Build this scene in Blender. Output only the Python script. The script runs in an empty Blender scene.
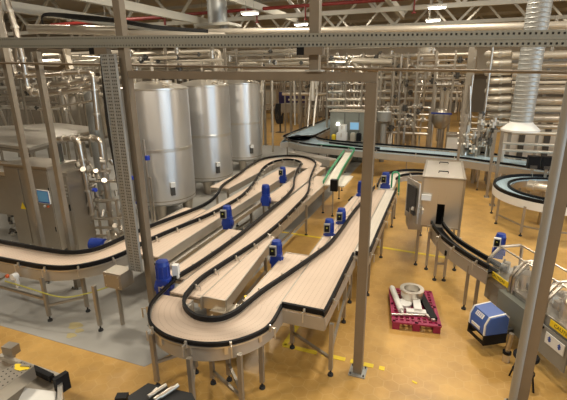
import bpy, bmesh, math, random
from mathutils import Vector, Matrix
random.seed(7)
LAMP_W, DAY_W = 245, 270
C = bpy.context.scene.collection
S = bpy.context.scene
PI = math.pi

# ------------------------------------------------------------------ camera
F, H = 410.0, 4.3
TH = math.atan(F / 1343.1); RO = math.atan(16.5 / 1343); YAW = math.radians(21)
cd = bpy.data.cameras.new('camera'); cam = bpy.data.objects.new('camera', cd); C.objects.link(cam)
cd.sensor_width = 36; cd.lens = 36 * F / 567; cd.clip_end = 300; cd.clip_start = 0.05
CR = Matrix.Rotation(YAW, 3, 'Z') @ Matrix.Rotation(PI / 2 - TH, 3, 'X') @ Matrix.Rotation(-RO, 3, 'Z')
cam.matrix_world = Matrix.Translation((0, 0, H)) @ CR.to_4x4()
S.camera = cam

def ray(px, py):
    return CR @ Vector(((px - 283.5) / F, -(py - 200) / F, -1))
def pz(px, py, z=0):            # survey of the hall: the point of the photograph at a known height
    r = ray(px, py); t = (z - H) / r.z
    return Vector((r.x * t, r.y * t, z))
def pb(px, py, b):              # ... or at a known distance along the hall
    r = ray(px, py); t = b / r.y
    return Vector((r.x * t, b, H + r.z * t))

# ------------------------------------------------------------------ materials
def new_mat(name):
    m = bpy.data.materials.new(name); m.use_nodes = True
    return m, m.node_tree, m.node_tree.nodes['Principled BSDF']
def mat(name, col, rough=.5, metal=0., noise=0., nscale=6., emit=None, es=0., coat=0., trans=0., alpha=1.):
    m, t, p = new_mat(name)
    p.inputs['Base Color'].default_value = (*col, 1)
    p.inputs['Roughness'].default_value = rough; p.inputs['Metallic'].default_value = metal
    p.inputs['Coat Weight'].default_value = coat
    p.inputs['Transmission Weight'].default_value = trans
    p.inputs['Alpha'].default_value = alpha
    if emit:
        p.inputs['Emission Color'].default_value = (*emit, 1); p.inputs['Emission Strength'].default_value = es
    if noise:
        tc = t.nodes.new('ShaderNodeTexCoord'); nz = t.nodes.new('ShaderNodeTexNoise')
        nz.inputs['Scale'].default_value = nscale; nz.inputs['Detail'].default_value = 4
        t.links.new(tc.outputs['Object'], nz.inputs['Vector'])
        mx = t.nodes.new('ShaderNodeMix'); mx.data_type = 'RGBA'
        mx.inputs[6].default_value = (*[max(0, c * (1 - noise)) for c in col], 1)
        mx.inputs[7].default_value = (*[min(1, c * (1 + noise)) for c in col], 1)
        t.links.new(nz.outputs['Fac'], mx.inputs[0]); t.links.new(mx.outputs[2], p.inputs['Base Color'])
        mr = t.nodes.new('ShaderNodeMapRange')
        mr.inputs['To Min'].default_value = max(.05, rough - .1); mr.inputs['To Max'].default_value = min(1, rough + .1)
        t.links.new(nz.outputs['Fac'], mr.inputs['Value']); t.links.new(mr.outputs['Result'], p.inputs['Roughness'])
    return m
M = {}
M['steel'] = mat('stainless', (.46, .415, .35), .33, .9, .06, 1.5)
M['steel_light'] = mat('stainless_bright', (.66, .62, .55), .32, .85)
M['frame'] = mat('frame_steel', (.38, .34, .28), .4, .7, .1, 5)
M['tank'] = mat('tank_steel', (.66, .65, .63), .36, .8)
_t = M['tank'].node_tree; _p = _t.nodes['Principled BSDF']; _g = _t.nodes.new('ShaderNodeTangent'); _g.direction_type = 'RADIAL'; _g.axis = 'Z'
_t.links.new(_g.outputs[0], _p.inputs['Tangent']); _p.inputs['Anisotropic'].default_value = .8; _p.inputs['Anisotropic Rotation'].default_value = .25
M['galv'] = mat('galvanised', (.40, .405, .385), .5, .6, .15, 22)
M['tray'] = mat('tray_steel', (.30, .30, .26), .5, .4, .08, 6)
M['panel'] = mat('panel_steel', (.46, .42, .36), .42, .55, .06, 2)
M['post'] = mat('post_steel', (.235, .195, .145), .45, .45, .12, 4)
M['pipe'] = mat('process_pipe', (.58, .52, .44), .28, .92)
M['lag'] = mat('lagged_pipe', (.62, .56, .46), .38, .55)
M['black'] = mat('black_plastic', (.006, .006, .007), .5)
M['black'].node_tree.nodes['Principled BSDF'].inputs['Specular IOR Level'].default_value = .22
M['rubber'] = mat('rubber', (.02, .02, .02), .75)
M['blue'] = mat('blue_paint', (.012, .04, .27), .35, 0, .12, 8)
M['bluecap'] = mat('blue_cap', (.02, .05, .42), .35)
M['cream'] = mat('cream_paint', (.50, .475, .40), .6, 0, .1, 2)
M['white'] = mat('white_plastic', (.75, .74, .70), .45, 0, .04, 6)
M['red'] = mat('red_paint', (.22, .02, .015), .5)
M['orange'] = mat('orange_paint', (.6, .12, .04), .5)
M['pink'] = mat('pink_plastic', (.30, .016, .07), .45, 0, .15, 9)
M['yellow'] = mat('yellow', (.80, .58, .02), .5)
M['wornyellow'] = mat('worn_yellow', (.80, .60, .04), .55, 0, .2, 12)
M['green'] = mat('green_plastic', (.02, .28, .12), .45)
M['greybox'] = mat('grey_enamel', (.20, .21, .18), .45, .1, .06, 3)
M['greypaint'] = mat('grey_paint', (.30, .29, .26), .5, .2, .06, 3)
M['darkmetal'] = mat('dark_metal', (.10, .095, .085), .4, .6, .2, 5)
M['dark'] = mat('dark_void', (.035, .032, .03), .7)
M['screen'] = mat('screen', (.05, .12, .2), .2, emit=(.32, .6, .82), es=.55)
M['screendim'] = mat('dim_screen', (.05, .12, .2), .25, emit=(.12, .3, .42), es=.3)
M['lampgreen'] = mat('green_lamp', (.05, .5, .3), .3, emit=(.1, .9, .5), es=1.5)
M['lamp'] = mat('lamp_tube', (1, 1, 1), .4, emit=(1, .95, .84), es=14)
M['wall'] = mat('wall_paint', (.24, .22, .185), .7, 0, .05, .5)
M['whitewall'] = mat('white_wall', (.78, .76, .70), .7, 0, .04, .5)
M['deck'] = mat('roof_deck', (.33, .31, .265), .7, 0, .08, .6)
M['concrete'] = mat('concrete', (.36, .35, .32), .4, 0, .2, 1.5)
M['clear'] = mat('clear_guard', (.9, .92, .9), .05, trans=.0, alpha=.13)
M['olive'] = mat('olive_label', (.30, .30, .05), .5)
M['printblue'] = mat('printer_blue', (.05, .11, .36), .35)
M['purple'] = mat('indigo_panel', (.05, .045, .20), .5, 0, .15, 5)
M['ink'] = mat('print_black', (.02, .02, .02), .6)
M['arrowblue'] = mat('arrow_blue', (.03, .08, .38), .5)
M['cable_green'] = mat('yellow_green_cable', (.42, .40, .08), .5)

def belt_material(name, col, line, kind):
    m, t, p = new_mat(name); N, L = t.nodes, t.links
    tc = N.new('ShaderNodeTexCoord'); sp = N.new('ShaderNodeSeparateXYZ'); L.new(tc.outputs['Object'], sp.inputs[0])
    def math_(op, a, b=None):
        n = N.new('ShaderNodeMath'); n.operation = op
        for i, v in enumerate((a, b)):
            if v is None: continue
            if isinstance(v, (int, float)): n.inputs[i].default_value = v
            else: L.new(v, n.inputs[i])
        return n.outputs[0]
    if kind == 'curve':
        ln = N.new('ShaderNodeVectorMath'); ln.operation = 'LENGTH'
        cx = N.new('ShaderNodeCombineXYZ'); L.new(sp.outputs[0], cx.inputs[0]); L.new(sp.outputs[1], cx.inputs[1])
        L.new(cx.outputs[0], ln.inputs[0]); c1 = ln.outputs['Value']
        c2 = math_('ARCTAN2', sp.outputs[1], sp.outputs[0]); per1, per2 = .083, .05
    else:
        c1, c2 = sp.outputs[0], sp.outputs[1]; per1, per2 = .083, .05
    f1 = math_('FRACT', math_('DIVIDE', math_('ADD', c1, 100), per1))
    f2 = math_('FRACT', math_('DIVIDE', math_('ADD', c2, 100), per2))
    g1 = math_('LESS_THAN', f1, .16); g2 = math_('LESS_THAN', f2, .55)
    fac = math_('MULTIPLY', math_('MULTIPLY', g1, g2), .55)
    nz = N.new('ShaderNodeTexNoise'); nz.inputs['Scale'].default_value = 2.5; L.new(tc.outputs['Object'], nz.inputs['Vector'])
    m0 = N.new('ShaderNodeMix'); m0.data_type = 'RGBA'
    m0.inputs[6].default_value = (*[c * .93 for c in col], 1); m0.inputs[7].default_value = (*[min(1, c * 1.06) for c in col], 1)
    L.new(nz.outputs['Fac'], m0.inputs[0])
    mx = N.new('ShaderNodeMix'); mx.data_type = 'RGBA'; L.new(fac, mx.inputs[0]); L.new(m0.outputs[2], mx.inputs[6])
    mx.inputs[7].default_value = (*line, 1); L.new(mx.outputs[2], p.inputs['Base Color'])
    p.inputs['Roughness'].default_value = .42
    return m
BE = (.66, .525, .41)
M['belt'] = belt_material('beige_belt', BE, (.42, .30, .20), 'straight')
M['beltcurve'] = belt_material('beige_belt_curve', BE, (.42, .30, .20), 'curve')
M['beltwhite'] = belt_material('white_belt', (.74, .68, .58), (.55, .5, .42), 'straight')
M['beltblue'] = belt_material('blue_belt', (.40, .53, .60), (.2, .28, .33), 'straight')

def hex_floor():
    m, t, p = new_mat('hex_tile_floor'); N, L = t.nodes, t.links
    tc = N.new('ShaderNodeTexCoord')
    def vm(op, a, b=None, out='Vector'):
        n = N.new('ShaderNodeVectorMath'); n.operation = op
        for i, v in enumerate((a, b)):
            if v is None: continue
            if isinstance(v, tuple): n.inputs[i].default_value = v
            else: L.new(v, n.inputs[i])
        return n.outputs[out]
    def mt(op, a, b=None):
        n = N.new('ShaderNodeMath'); n.operation = op
        for i, v in enumerate((a, b)):
            if v is None: continue
            if isinstance(v, (int, float)): n.inputs[i].default_value = v
            else: L.new(v, n.inputs[i])
        return n.outputs[0]
    r, h = (1, 1.7320508, 1000), (.5, .8660254, 0)
    q = vm('ADD', vm('MULTIPLY', tc.outputs['Object'], (4.6, 4.6, 0)), (1000, 1732.0508, 0))
    a = vm('SUBTRACT', vm('MODULO', q, r), h); b = vm('SUBTRACT', vm('MODULO', vm('SUBTRACT', q, h), r), h)
    less = mt('LESS_THAN', vm('DOT_PRODUCT', a, a, 'Value'), vm('DOT_PRODUCT', b, b, 'Value'))
    mv = N.new('ShaderNodeMix'); mv.data_type = 'VECTOR'; L.new(less, mv.inputs[0]); L.new(b, mv.inputs[4]); L.new(a, mv.inputs[5])
    g = vm('ABSOLUTE', mv.outputs[1])
    sx = N.new('ShaderNodeSeparateXYZ'); L.new(g, sx.inputs[0])
    e = mt('SUBTRACT', .5, mt('MAXIMUM', vm('DOT_PRODUCT', g, (.5, .8660254, 0), 'Value'), sx.outputs[0]))
    grout = mt('LESS_THAN', e, .03)
    cell = vm('SUBTRACT', q, mv.outputs[1])
    wn = N.new('ShaderNodeTexWhiteNoise'); wn.noise_dimensions = '2D'; L.new(vm('SNAP', vm('ADD', cell, (.1, .1, 0)), (.25, .25, 1)), wn.inputs['Vector'])
    nz = N.new('ShaderNodeTexNoise'); nz.inputs['Scale'].default_value = 1.1; nz.inputs['Detail'].default_value = 8; nz.inputs['Roughness'].default_value = .62; L.new(tc.outputs['Object'], nz.inputs['Vector'])
    cr = N.new('ShaderNodeValToRGB'); L.new(nz.outputs['Fac'], cr.inputs[0])
    cr.color_ramp.elements[0].position = .3; cr.color_ramp.elements[0].color = (.42, .235, .06, 1)
    cr.color_ramp.elements[1].position = .7; cr.color_ramp.elements[1].color = (.64, .39, .118, 1)
    m1 = N.new('ShaderNodeMix'); m1.data_type = 'RGBA'; m1.blend_type = 'MULTIPLY'; L.new(cr.outputs[0], m1.inputs[6])
    mr = N.new('ShaderNodeMapRange'); L.new(wn.outputs['Value'], mr.inputs['Value']); mr.inputs['To Min'].default_value = .96; mr.inputs['To Max'].default_value = 1.03
    m1.inputs[0].default_value = 1; L.new(mr.outputs['Result'], m1.inputs[7])
    m2 = N.new('ShaderNodeMix'); m2.data_type = 'RGBA'; L.new(mt('MULTIPLY', grout, .36), m2.inputs[0]); L.new(m1.outputs[2], m2.inputs[6])
    m2.inputs[7].default_value = (.62, .42, .17, 1)
    L.new(m2.outputs[2], p.inputs['Base Color']); p.inputs['Roughness'].default_value = .36
    mr2 = N.new('ShaderNodeMapRange'); L.new(nz.outputs['Fac'], mr2.inputs['Value']); mr2.inputs['To Min'].default_value = .28; mr2.inputs['To Max'].default_value = .5
    L.new(mr2.outputs['Result'], p.inputs['Roughness'])
    return m
M['floor'] = hex_floor()

# ------------------------------------------------------------------ mesh helpers
ORG = {}
class MB:
    def __init__(s): s.v = []; s.f = []; s.sm = []
    def add(s, vs, fs, smooth=False):
        n = len(s.v); s.v += [tuple(v) for v in vs]
        for f in fs: s.f.append([n + i for i in f]); s.sm.append(smooth)
        return s
    def box(s, c, d, rz=0, mtx=None):
        c = Vector(c); hx, hy, hz = d[0] / 2, d[1] / 2, d[2] / 2
        R = mtx if mtx is not None else Matrix.Rotation(rz, 3, 'Z')
        vs = [c + R @ Vector((x * hx, y * hy, z * hz)) for z in (-1, 1) for x, y in ((-1, -1), (1, -1), (1, 1), (-1, 1))]
        return s.add(vs, [(3, 2, 1, 0), (4, 5, 6, 7), (0, 1, 5, 4), (1, 2, 6, 5), (2, 3, 7, 6), (3, 0, 4, 7)])
    def bar(s, p, q, w, h):
        p, q = Vector(p), Vector(q); d = q - p; L = d.length
        if L < 1e-6: return s
        z = d / L; up = Vector((0, 0, 1)) if abs(z.z) < .95 else Vector((0, 1, 0))
        x = z.cross(up).normalized(); y = x.cross(z).normalized()
        R = Matrix((x, z, y)).transposed()
        return s.box((p + q) / 2, (w, L, h), mtx=R)
    def cyl(s, p, q, r, r2=None, n=12, caps=True):
        p, q = Vector(p), Vector(q); r2 = r if r2 is None else r2
        z = (q - p).normalized(); up = Vector((0, 0, 1)) if abs(z.z) < .95 else Vector((1, 0, 0))
        x = z.cross(up).normalized(); y = z.cross(x)
        vs = []
        for c, rr in ((p, r), (q, r2)):
            for i in range(n):
                t = 2 * PI * i / n; vs.append(c + x * math.cos(t) * rr + y * math.sin(t) * rr)
        s.add(vs, [(i, (i + 1) % n, n + (i + 1) % n, n + i) for i in range(n)], True)
        if caps:
            s.add(vs[:n], [tuple(range(n))]); s.add(vs[n:], [tuple(range(n))])
        return s
    def tube(s, pts, r, n=8, fillet=None):
        pts = [Vector(p) for p in pts]
        if fillet: pts = rounded(pts, fillet)
        rings = []; prev = None
        for i, p in enumerate(pts):
            d = (pts[min(i + 1, len(pts) - 1)] - pts[max(i - 1, 0)]).normalized()
            if prev is None:
                up = Vector((0, 0, 1)) if abs(d.z) < .9 else Vector((1, 0, 0)); x = d.cross(up).normalized()
            else:
                x = (prev - d * prev.dot(d)); x = x.normalized() if x.length > 1e-5 else d.orthogonal().normalized()
            prev = x; y = d.cross(x)
            rings.append([p + x * math.cos(2 * PI * k / n) * r + y * math.sin(2 * PI * k / n) * r for k in range(n)])
        vs = [v for g in rings for v in g]; fs = []
        for i in range(len(rings) - 1):
            for k in range(n): fs.append((i * n + k, i * n + (k + 1) % n, (i + 1) * n + (k + 1) % n, (i + 1) * n + k))
        s.add(vs, fs, True); s.add(rings[0], [tuple(range(n))]); s.add(rings[-1], [tuple(range(n))])
        return s
    def sweep(s, pts, w, h, off=0., smooth=False):     # rectangular section w x h along pts, shifted sideways by off
        pts = [Vector(p) for p in pts]; rings = []
        for i, p in enumerate(pts):
            a = pts[i] - pts[max(i - 1, 0)]; b = pts[min(i + 1, len(pts) - 1)] - pts[i]
            a = a if a.length > 1e-6 else b; b = b if b.length > 1e-6 else a
            a = Vector((a.x, a.y, 0)).normalized(); b = Vector((b.x, b.y, 0)).normalized()
            d = (a + b).normalized(); nrm = Vector((-d.y, d.x, 0)); k = 1 / max(.5, d.dot(a))
            c0 = p + nrm * (off * k); hw = nrm * (w / 2 * k)
            rings.append([c0 - hw - Vector((0, 0, h / 2)), c0 + hw - Vector((0, 0, h / 2)), c0 + hw + Vector((0, 0, h / 2)), c0 - hw + Vector((0, 0, h / 2))])
        for j in range(4):
            a, b = j, (j + 1) % 4
            vs = [g[a] for g in rings] + [g[b] for g in rings]; n = len(rings)
            s.add(vs, [(i, i + 1, n + i + 1, n + i) for i in range(n - 1)], smooth)
        s.add(rings[0], [(0, 1, 2, 3)]); s.add(rings[-1], [(0, 1, 2, 3)])
        return s
    def prism(s, poly, z0, z1):
        n = len(poly); vs = [(p[0], p[1], z0) for p in poly] + [(p[0], p[1], z1) for p in poly]
        return s.add(vs, [tuple(range(n))[::-1], tuple(range(n, 2 * n))] + [(i, (i + 1) % n, n + (i + 1) % n, n + i) for i in range(n)])
    def lathe(s, prof, c, n=32):
        c = Vector(c); vs = []
        for r, z in prof:
            for i in range(n): vs.append(c + Vector((r * math.cos(2 * PI * i / n), r * math.sin(2 * PI * i / n), z)))
        for j in range(len(prof) - 1):
            s.add(vs[j * n:(j + 2) * n], [(i, (i + 1) % n, n + (i + 1) % n, n + i) for i in range(n)], True)
        return s
    def build(s, name, m, parent=None, label=None):
        me = bpy.data.meshes.new(name); o0 = ORG.get(parent.as_pointer(), Vector()) if parent else Vector()
        me.from_pydata([Vector(v) - o0 for v in s.v], [], s.f)
        me.polygons.foreach_set('use_smooth', s.sm)
        bm = bmesh.new(); bm.from_mesh(me)
        bmesh.ops.remove_doubles(bm, verts=bm.verts, dist=1e-5)
        bmesh.ops.recalc_face_normals(bm, faces=bm.faces); bm.to_mesh(me); bm.free()
        try: me.set_sharp_from_angle(angle=math.radians(40))
        except Exception: pass
        me.materials.append(M[m] if isinstance(m, str) else m)
        o = bpy.data.objects.new(name, me); C.objects.link(o)
        if parent: o.parent = parent
        ORG[o.as_pointer()] = o0
        if label: o['label'] = label
        return o
def rounded(pts, r, k=5):
    out = [pts[0]]
    for i in range(1, len(pts) - 1):
        a, p, b = pts[i - 1], pts[i], pts[i + 1]
        ra = min(r, (p - a).length * .49, (b - p).length * .49)
        u = p + (a - p).normalized() * ra; w = p + (b - p).normalized() * ra
        for j in range(k + 1):
            t = j / k; out.append(u * (1 - t) ** 2 + p * 2 * t * (1 - t) + w * t * t)
    out.append(pts[-1]); return out
def spline(pts, k=6):
    P = [Vector(p) for p in pts]; out = []
    for i in range(len(P) - 1):
        a, b, c, d = P[max(i - 1, 0)], P[i], P[i + 1], P[min(i + 2, len(P) - 1)]
        for j in range(k):
            t = j / k
            out.append(.5 * ((2 * b) + (c - a) * t + (2 * a - 5 * b + 4 * c - d) * t * t + (3 * b - a - 3 * c + d) * t ** 3))
    out.append(P[-1]); return out
def xyz(pts, z): return [Vector((p[0], p[1], z)) for p in pts]
def thing(name, label, cat, loc=(0, 0, 0), group=None):
    o = bpy.data.objects.new(name, None); C.objects.link(o); o.location = loc; o.empty_display_size = .2
    ORG[o.as_pointer()] = Vector(loc); o['label'] = label; o['category'] = cat
    if group: o['group'] = group
    return o
def tag(o, label, cat, group=None):
    o['label'] = label; o['category'] = cat
    if group: o['group'] = group
    return o
def single(name, mb, m, label, cat, loc, group=None):      # a thing that is one mesh, its origin at loc
    o = mb.build(name, m); o.data.transform(Matrix.Translation(-Vector(loc))); o.location = loc
    return tag(o, label, cat, group)
def struct(name, mb, m):
    o = mb.build(name, m); o['kind'] = 'structure'; return o
def copy_tree(o, parent=None):
    c = o.copy(); C.objects.link(c)
    if parent: c.parent = parent
    for ch in list(o.children): copy_tree(ch, c)
    return c

# ------------------------------------------------------------------ the hall
A0, A1, B0, B1, ZC = -34., 15., -9., 52., 9.2
struct('floor', MB().box(((A0 + A1) / 2, (B0 + B1) / 2, -.1), (A1 - A0, B1 - B0, .2)), 'floor')
struct('floor.001', MB().prism([(-34, 4.22), (-3.95, 4.19), (-3.6, 4.9), (-3.6, 24), (-34, 24)], .001, .006), 'concrete')
struct('ceiling', MB().box(((A0 + A1) / 2, (B0 + B1) / 2, ZC + .1), (A1 - A0, B1 - B0, .2)), 'deck')
struct('wall_back', MB().box(((A0 + A1) / 2, B1 + .1, ZC / 2), (A1 - A0, .2, ZC)), 'wall')
struct('trim_1', MB().box(((A0 + A1) / 2, B1 - .04, 6.6), (A1 - A0, .08, 5.0)), 'whitewall')
struct('wall_left', MB().box((A0 - .1, (B0 + B1) / 2, ZC / 2), (.2, B1 - B0, ZC)), 'wall')
struct('wall_front', MB().box(((A0 + A1) / 2, B0 - .1, ZC / 2), (A1 - A0, .2, ZC)), 'wall')
WN = [(-5.6, 3.6), (-1.2, 3.6), (3.2, 3.6), (7.6, 3.6)]           # window centres along the right wall and their width
wr = MB().box((A1 + .1, (B0 + B1) / 2, .9), (.2, B1 - B0, 1.8)).box((A1 + .1, (B0 + B1) / 2, 7.6), (.2, B1 - B0, 3.2))
ed = [B0] + [e for c, w_ in WN for e in (c - w_ / 2, c + w_ / 2)] + [B1]
for k in range(0, len(ed), 2): wr.box((A1 + .1, (ed[k] + ed[k + 1]) / 2, 3.9), (.2, ed[k + 1] - ed[k], 4.2))
struct('wall_right', wr, 'whitewall')
for i, (c, w_) in enumerate(WN):
    w = struct('window_%d' % (i + 1), MB().box((A1 + .1, c, 3.9), (.02, w_, 4.2)), 'clear')
    fr = MB()
    for k in range(4): fr.box((A1 + .1, c - w_ / 2 + k * w_ / 3, 3.9), (.1, .08, 4.2))
    for z in (1.84, 3.9, 5.96): fr.box((A1 + .1, c, z), (.1, w_, .08))
    fr.build('window_frame', 'greypaint', w)
mk = MB()                                                    # worn yellow paint on the tiles
def stripe(p, q, w=.085, z=.004): mk.sweep([Vector((p[0], p[1], z)), Vector((q[0], q[1], z))], w, .006)
for t0, t1 in ((0, .28), (.32, .5), (.54, .6), (.64, .71), (.75, .79)):
    stripe((-2.12 + 2.1 * t0, 5.42 - .02 * t0), (-2.12 + 2.1 * t1, 5.42 - .02 * t1))
stripe((-2.1, 5.42), (-2.06, 6.3)); stripe((-1.42, 10.05), (1.15, 9.86), .1); stripe((-4.2, 10.2), (-1.9, 10.1), .09)
for p, q in (((-.02, 4.62), (.03, 4.52)), ((-.05, 5.28), (.02, 5.25))): stripe(p, q, .03)
struct('floor_marking', mk, 'wornyellow')
sp = MB()
for (x, y, r) in [(pz(x_, y_).x, pz(x_, y_).y, r_) for x_, y_, r_ in ((75, 326, .13), (71, 336, .09), (79, 331, .08))]:
    sp.prism([(x + r * (1 + .3 * math.sin(3 * t)) * math.cos(t), y + .8 * r * math.sin(t)) for t in [k * PI / 8 for k in range(16)]], .0065, .0085)
o = sp.build('floor_stain', mat('ochre_stain', (.46, .39, .20), .45)); o['kind'] = 'structure'

# roof
def truss(b, label, z0=6.92, z1=8.75):
    t = thing('roof_truss', label, 'roof truss', ((A0 + A1) / 2, b, z0), 'cream roof trusses')
    MB().bar((A0, b, z0), (A1, b, z0), .16, .18).build('bottom_chord', 'cream', t)
    MB().bar((A0, b, z1), (A1, b, z1), .18, .2).build('top_chord', 'cream', t)
    w = MB(); n = int((A1 - A0) / 3.4)
    for i in range(n):
        x0 = A0 + i * 3.4 + .3
        w.bar((x0, b, z0), (x0 + 1.7, b, z1), .12, .12); w.bar((x0 + 1.7, b, z1), (x0 + 3.4, b, z0), .12, .12)
    w.build('web', 'cream', t)
for i, b in enumerate((19.5, 26, 32.5, 39, 45.5)):
    truss(b, ['cream steel roof truss nearest the camera, behind the red pipe', 'second cream roof truss back from the camera', 'third cream roof truss back from the camera',
              'fourth cream roof truss back, above the far machines', 'farthest cream roof truss, close to the end wall'][i])
def purlin(px, py, z, b0, b1, label, w=.2, h=.3):
    p = pz(px, py, z)
    o = single('roof_beam', MB().bar((p.x, b0, z), (p.x, b1, z), w, h), 'cream', label, 'roof beam', (p.x, b0, z), 'beams along the roof')
purlin(205, 22, 6.75, 6, 21, 'grey-white roof beam slanting in from the top over the tanks')
purlin(290, 18, 7.3, 6, 24, 'cream roof beam slanting over the middle of the hall toward the hanging post')
purlin(405, 19, 7.3, 6, 25, 'cream roof beam slanting steeply down above the grey control cabinet')
purlin(165, 30, 6.4, 6, 22, 'lower grey-white roof beam above the left tank, under the orange pipe')
q = pb(284, 10, 20); z = q.z
t = thing('sprinkler_pipe', 'red sprinkler pipe crossing the hall below the roof', 'pipe', (-10, 19.2, z))
MB().cyl((-12.5, 19.2, z), (4.4, 19.2, z), .075).build('pipe', 'red', t)
for x in (-11, -8.6, -6.2, -1.5): MB().cyl((x, 19.2, z), (x, 19.2, z - .55), .035, n=8).cyl((x, 19.2, z - .55), (x, 19.2, z - .6), .1, n=8).build('drop', 'red', t)
single('sprinkler_pipe', MB().cyl((-18, 16, pb(165, 17, 16).z), pb(165, 17, 16), .08).cyl(pb(165, 17, 16), pb(165, 25, 16), .05), 'red',
       'short red sprinkler pipe with a drop above the left tank', 'pipe', pb(165, 17, 16))
single('sprinkler_pipe', MB().cyl(pb(300, 31, 30), pb(400, 31, 30), .16), 'red', 'distant dark red pipe low under the far trusses', 'pipe', pb(300, 31, 30))
# lamps
def lamp(px, py, z, label, L=.62):
    p = pz(px, py, z); t = thing('ceiling_lamp', label, 'lamp', p, 'ceiling lamps')
    MB().box(p + Vector((0, 0, .06)), (L + .1, .34, .08)).build('housing', 'white', t)
    MB().box(p, (L, .28, .04)).build('diffuser', 'lamp', t)
    MB().cyl(p + Vector((-L * .3, 0, .1)), (p.x - L * .3, p.y, ZC), .012, n=6).cyl(p + Vector((L * .3, 0, .1)), (p.x + L * .3, p.y, ZC), .012, n=6).build('hanger', 'greypaint', t)
for px, py, lb in ((437, 8, 'largest bright ceiling lamp beside the red pipe, above the right pipe rack'), (433, 21, 'second ceiling lamp of the row above the right pipe rack'),
                   (431, 32, 'third ceiling lamp of the row above the right pipe rack, just over the tray'), (250, 14, 'bright ceiling lamp in front of the red pipe left of the hanging post'),
                   (301, 25, 'ceiling lamp close beside the hanging post'), (258, 33.5, 'small ceiling lamp low over the perforated tray near the round duct'),
                   (206, 31.5, 'ceiling lamp just left of the round roof duct'), (109, 24, 'ceiling lamp by the top of the leftmost frame column'),
                   (347, 33, 'smallest far ceiling lamp over the perforated tray')):
    lamp(px, py, 6.8, lb)
# round roof duct and long ducts
t = thing('roof_duct', 'wide round duct hanging from the roof above the tanks, with a square collar', 'duct', pb(218, 10, 17))
p0 = pb(218, 24, 17); MB().cyl(p0, (p0.x, p0.y, ZC), .42, n=24).build('duct', 'galv', t)
MB().box(p0 - Vector((0, 0, .06)), (1.7, 1.2, .1)).build('collar', 'cream', t)
MB().cyl(p0 - Vector((-.3, 0, .1)), p0 - Vector((-.3, 0, .8)), .2, n=16).build('outlet', 'galv', t)
single('air_duct', MB().tube([pb(30, 29, 12), pb(118, 31, 12)], .16, 14).tube([pb(120, 33, 12), pb(225, 36, 13)], .1, 12), 'lag',
       'long tan air pipe above the perforated tray on the far left', 'pipe', pb(70, 28, 12))
single('air_duct', MB().tube([pb(200, 32, 16), pb(420, 29, 16), pb(567, 25, 16), pb(640, 23, 16)], .12, 14), 'lag',
       'long pale pipe running just above the perforated tray to the right', 'pipe', pb(400, 28, 16))
cb = thing('cable_bundle', 'loose bundle of dark cables under the roof on the left', 'cables', pb(80, 18, 10.5))
for i in range(6):
    k = i * .9
    MB().tube(spline([pb(43, 24, 10.5 + .03 * i), pb(42, 16 + k * .4, 10.5), pb(50, 13 + k * .6, 10.5), pb(80, 15 + k, 10.5 + .04 * i), pb(118, 19 + k * .8, 10.5 + .05 * i), pb(160, 26 + k * .7, 10.8), pb(208, 30 + k * .5, 11)], 5), .018, 6).build('cable', 'rubber', cb)
# ------------------------------------------------------------------ foreground frame
def column(name, a, b, z0, z1, w, label, base=True, m='post'):
    t = thing(name, label, 'column', (a, b, 0 if base else z0), 'square steel frame posts')
    MB().box((a, b, (z0 + z1) / 2), (w, w, z1 - z0)).build('shaft', m, t)
    if base:
        MB().box((a, b, .012), (w * 1.9, w * 1.9, .022)).build('base_plate', 'galv', t)
        bo = MB()
        for sx in (-1, 1):
            for sy in (-1, 1): bo.cyl((a + sx * w * .75, b + sy * w * .75, .02), (a + sx * w * .75, b + sy * w * .75, .05), .012, n=8)
        bo.build('anchor_bolts', 'darkmetal', t)
    return t
FB = 5.2
column('steel_column', -4.5, FB, .006, ZC, .12, 'square steel column in front of the left tank, up to the roof')
column('steel_column', -.83, FB, 0, 4.2, .13, 'square steel column with floor plate standing in the middle of the floor')
cC = column('steel_column', 1.3, FB, 0, 4.2, .15, 'square steel column beside the caution machine and the stool')
bo = MB()
for z in (.7, 1.3, 1.9, 2.5, 3.1): bo.cyl((1.22, FB - .05, z), (1.2, FB - .05, z), .02, n=8)
bo.build('bolt', 'steel_light', cC)
MB().cyl((1.2, 5.1, .02), (1.2, 5.1, 4.2), .05, n=16).build('conduit', 'greypaint', cC, 'light grey round tube along the post')
column('steel_column', -7.76, 5.75, .006, 5.6, .1, 'slanting-looking square post in front of the touch screen cabinet', m='frame')
column('steel_column', -6.93, 5.75, .006, 4.75, .1, 'square post right of the touch screen, topped by a rectangular frame', m='frame')
t = thing('hanging_post', 'square post rising from the crossbeam to the roof near the middle', 'post', (-1.55, FB, 4.35))
MB().box((-1.55, FB, (4.33 + ZC) / 2), (.12, .12, ZC - 4.33)).build('shaft', 'post', t)
MB().box((-1.55, FB, 4.345), (.2, .2, .02)).build('foot_plate', 'galv', t)
single('crossbeam', MB().bar((-4.44, FB, 4.33), (-.77, FB, 4.26), .1, .11), 'post', 'horizontal square crossbeam between the two steel columns in front of the tanks', 'beam', (-2.6, FB, 4.3))
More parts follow.
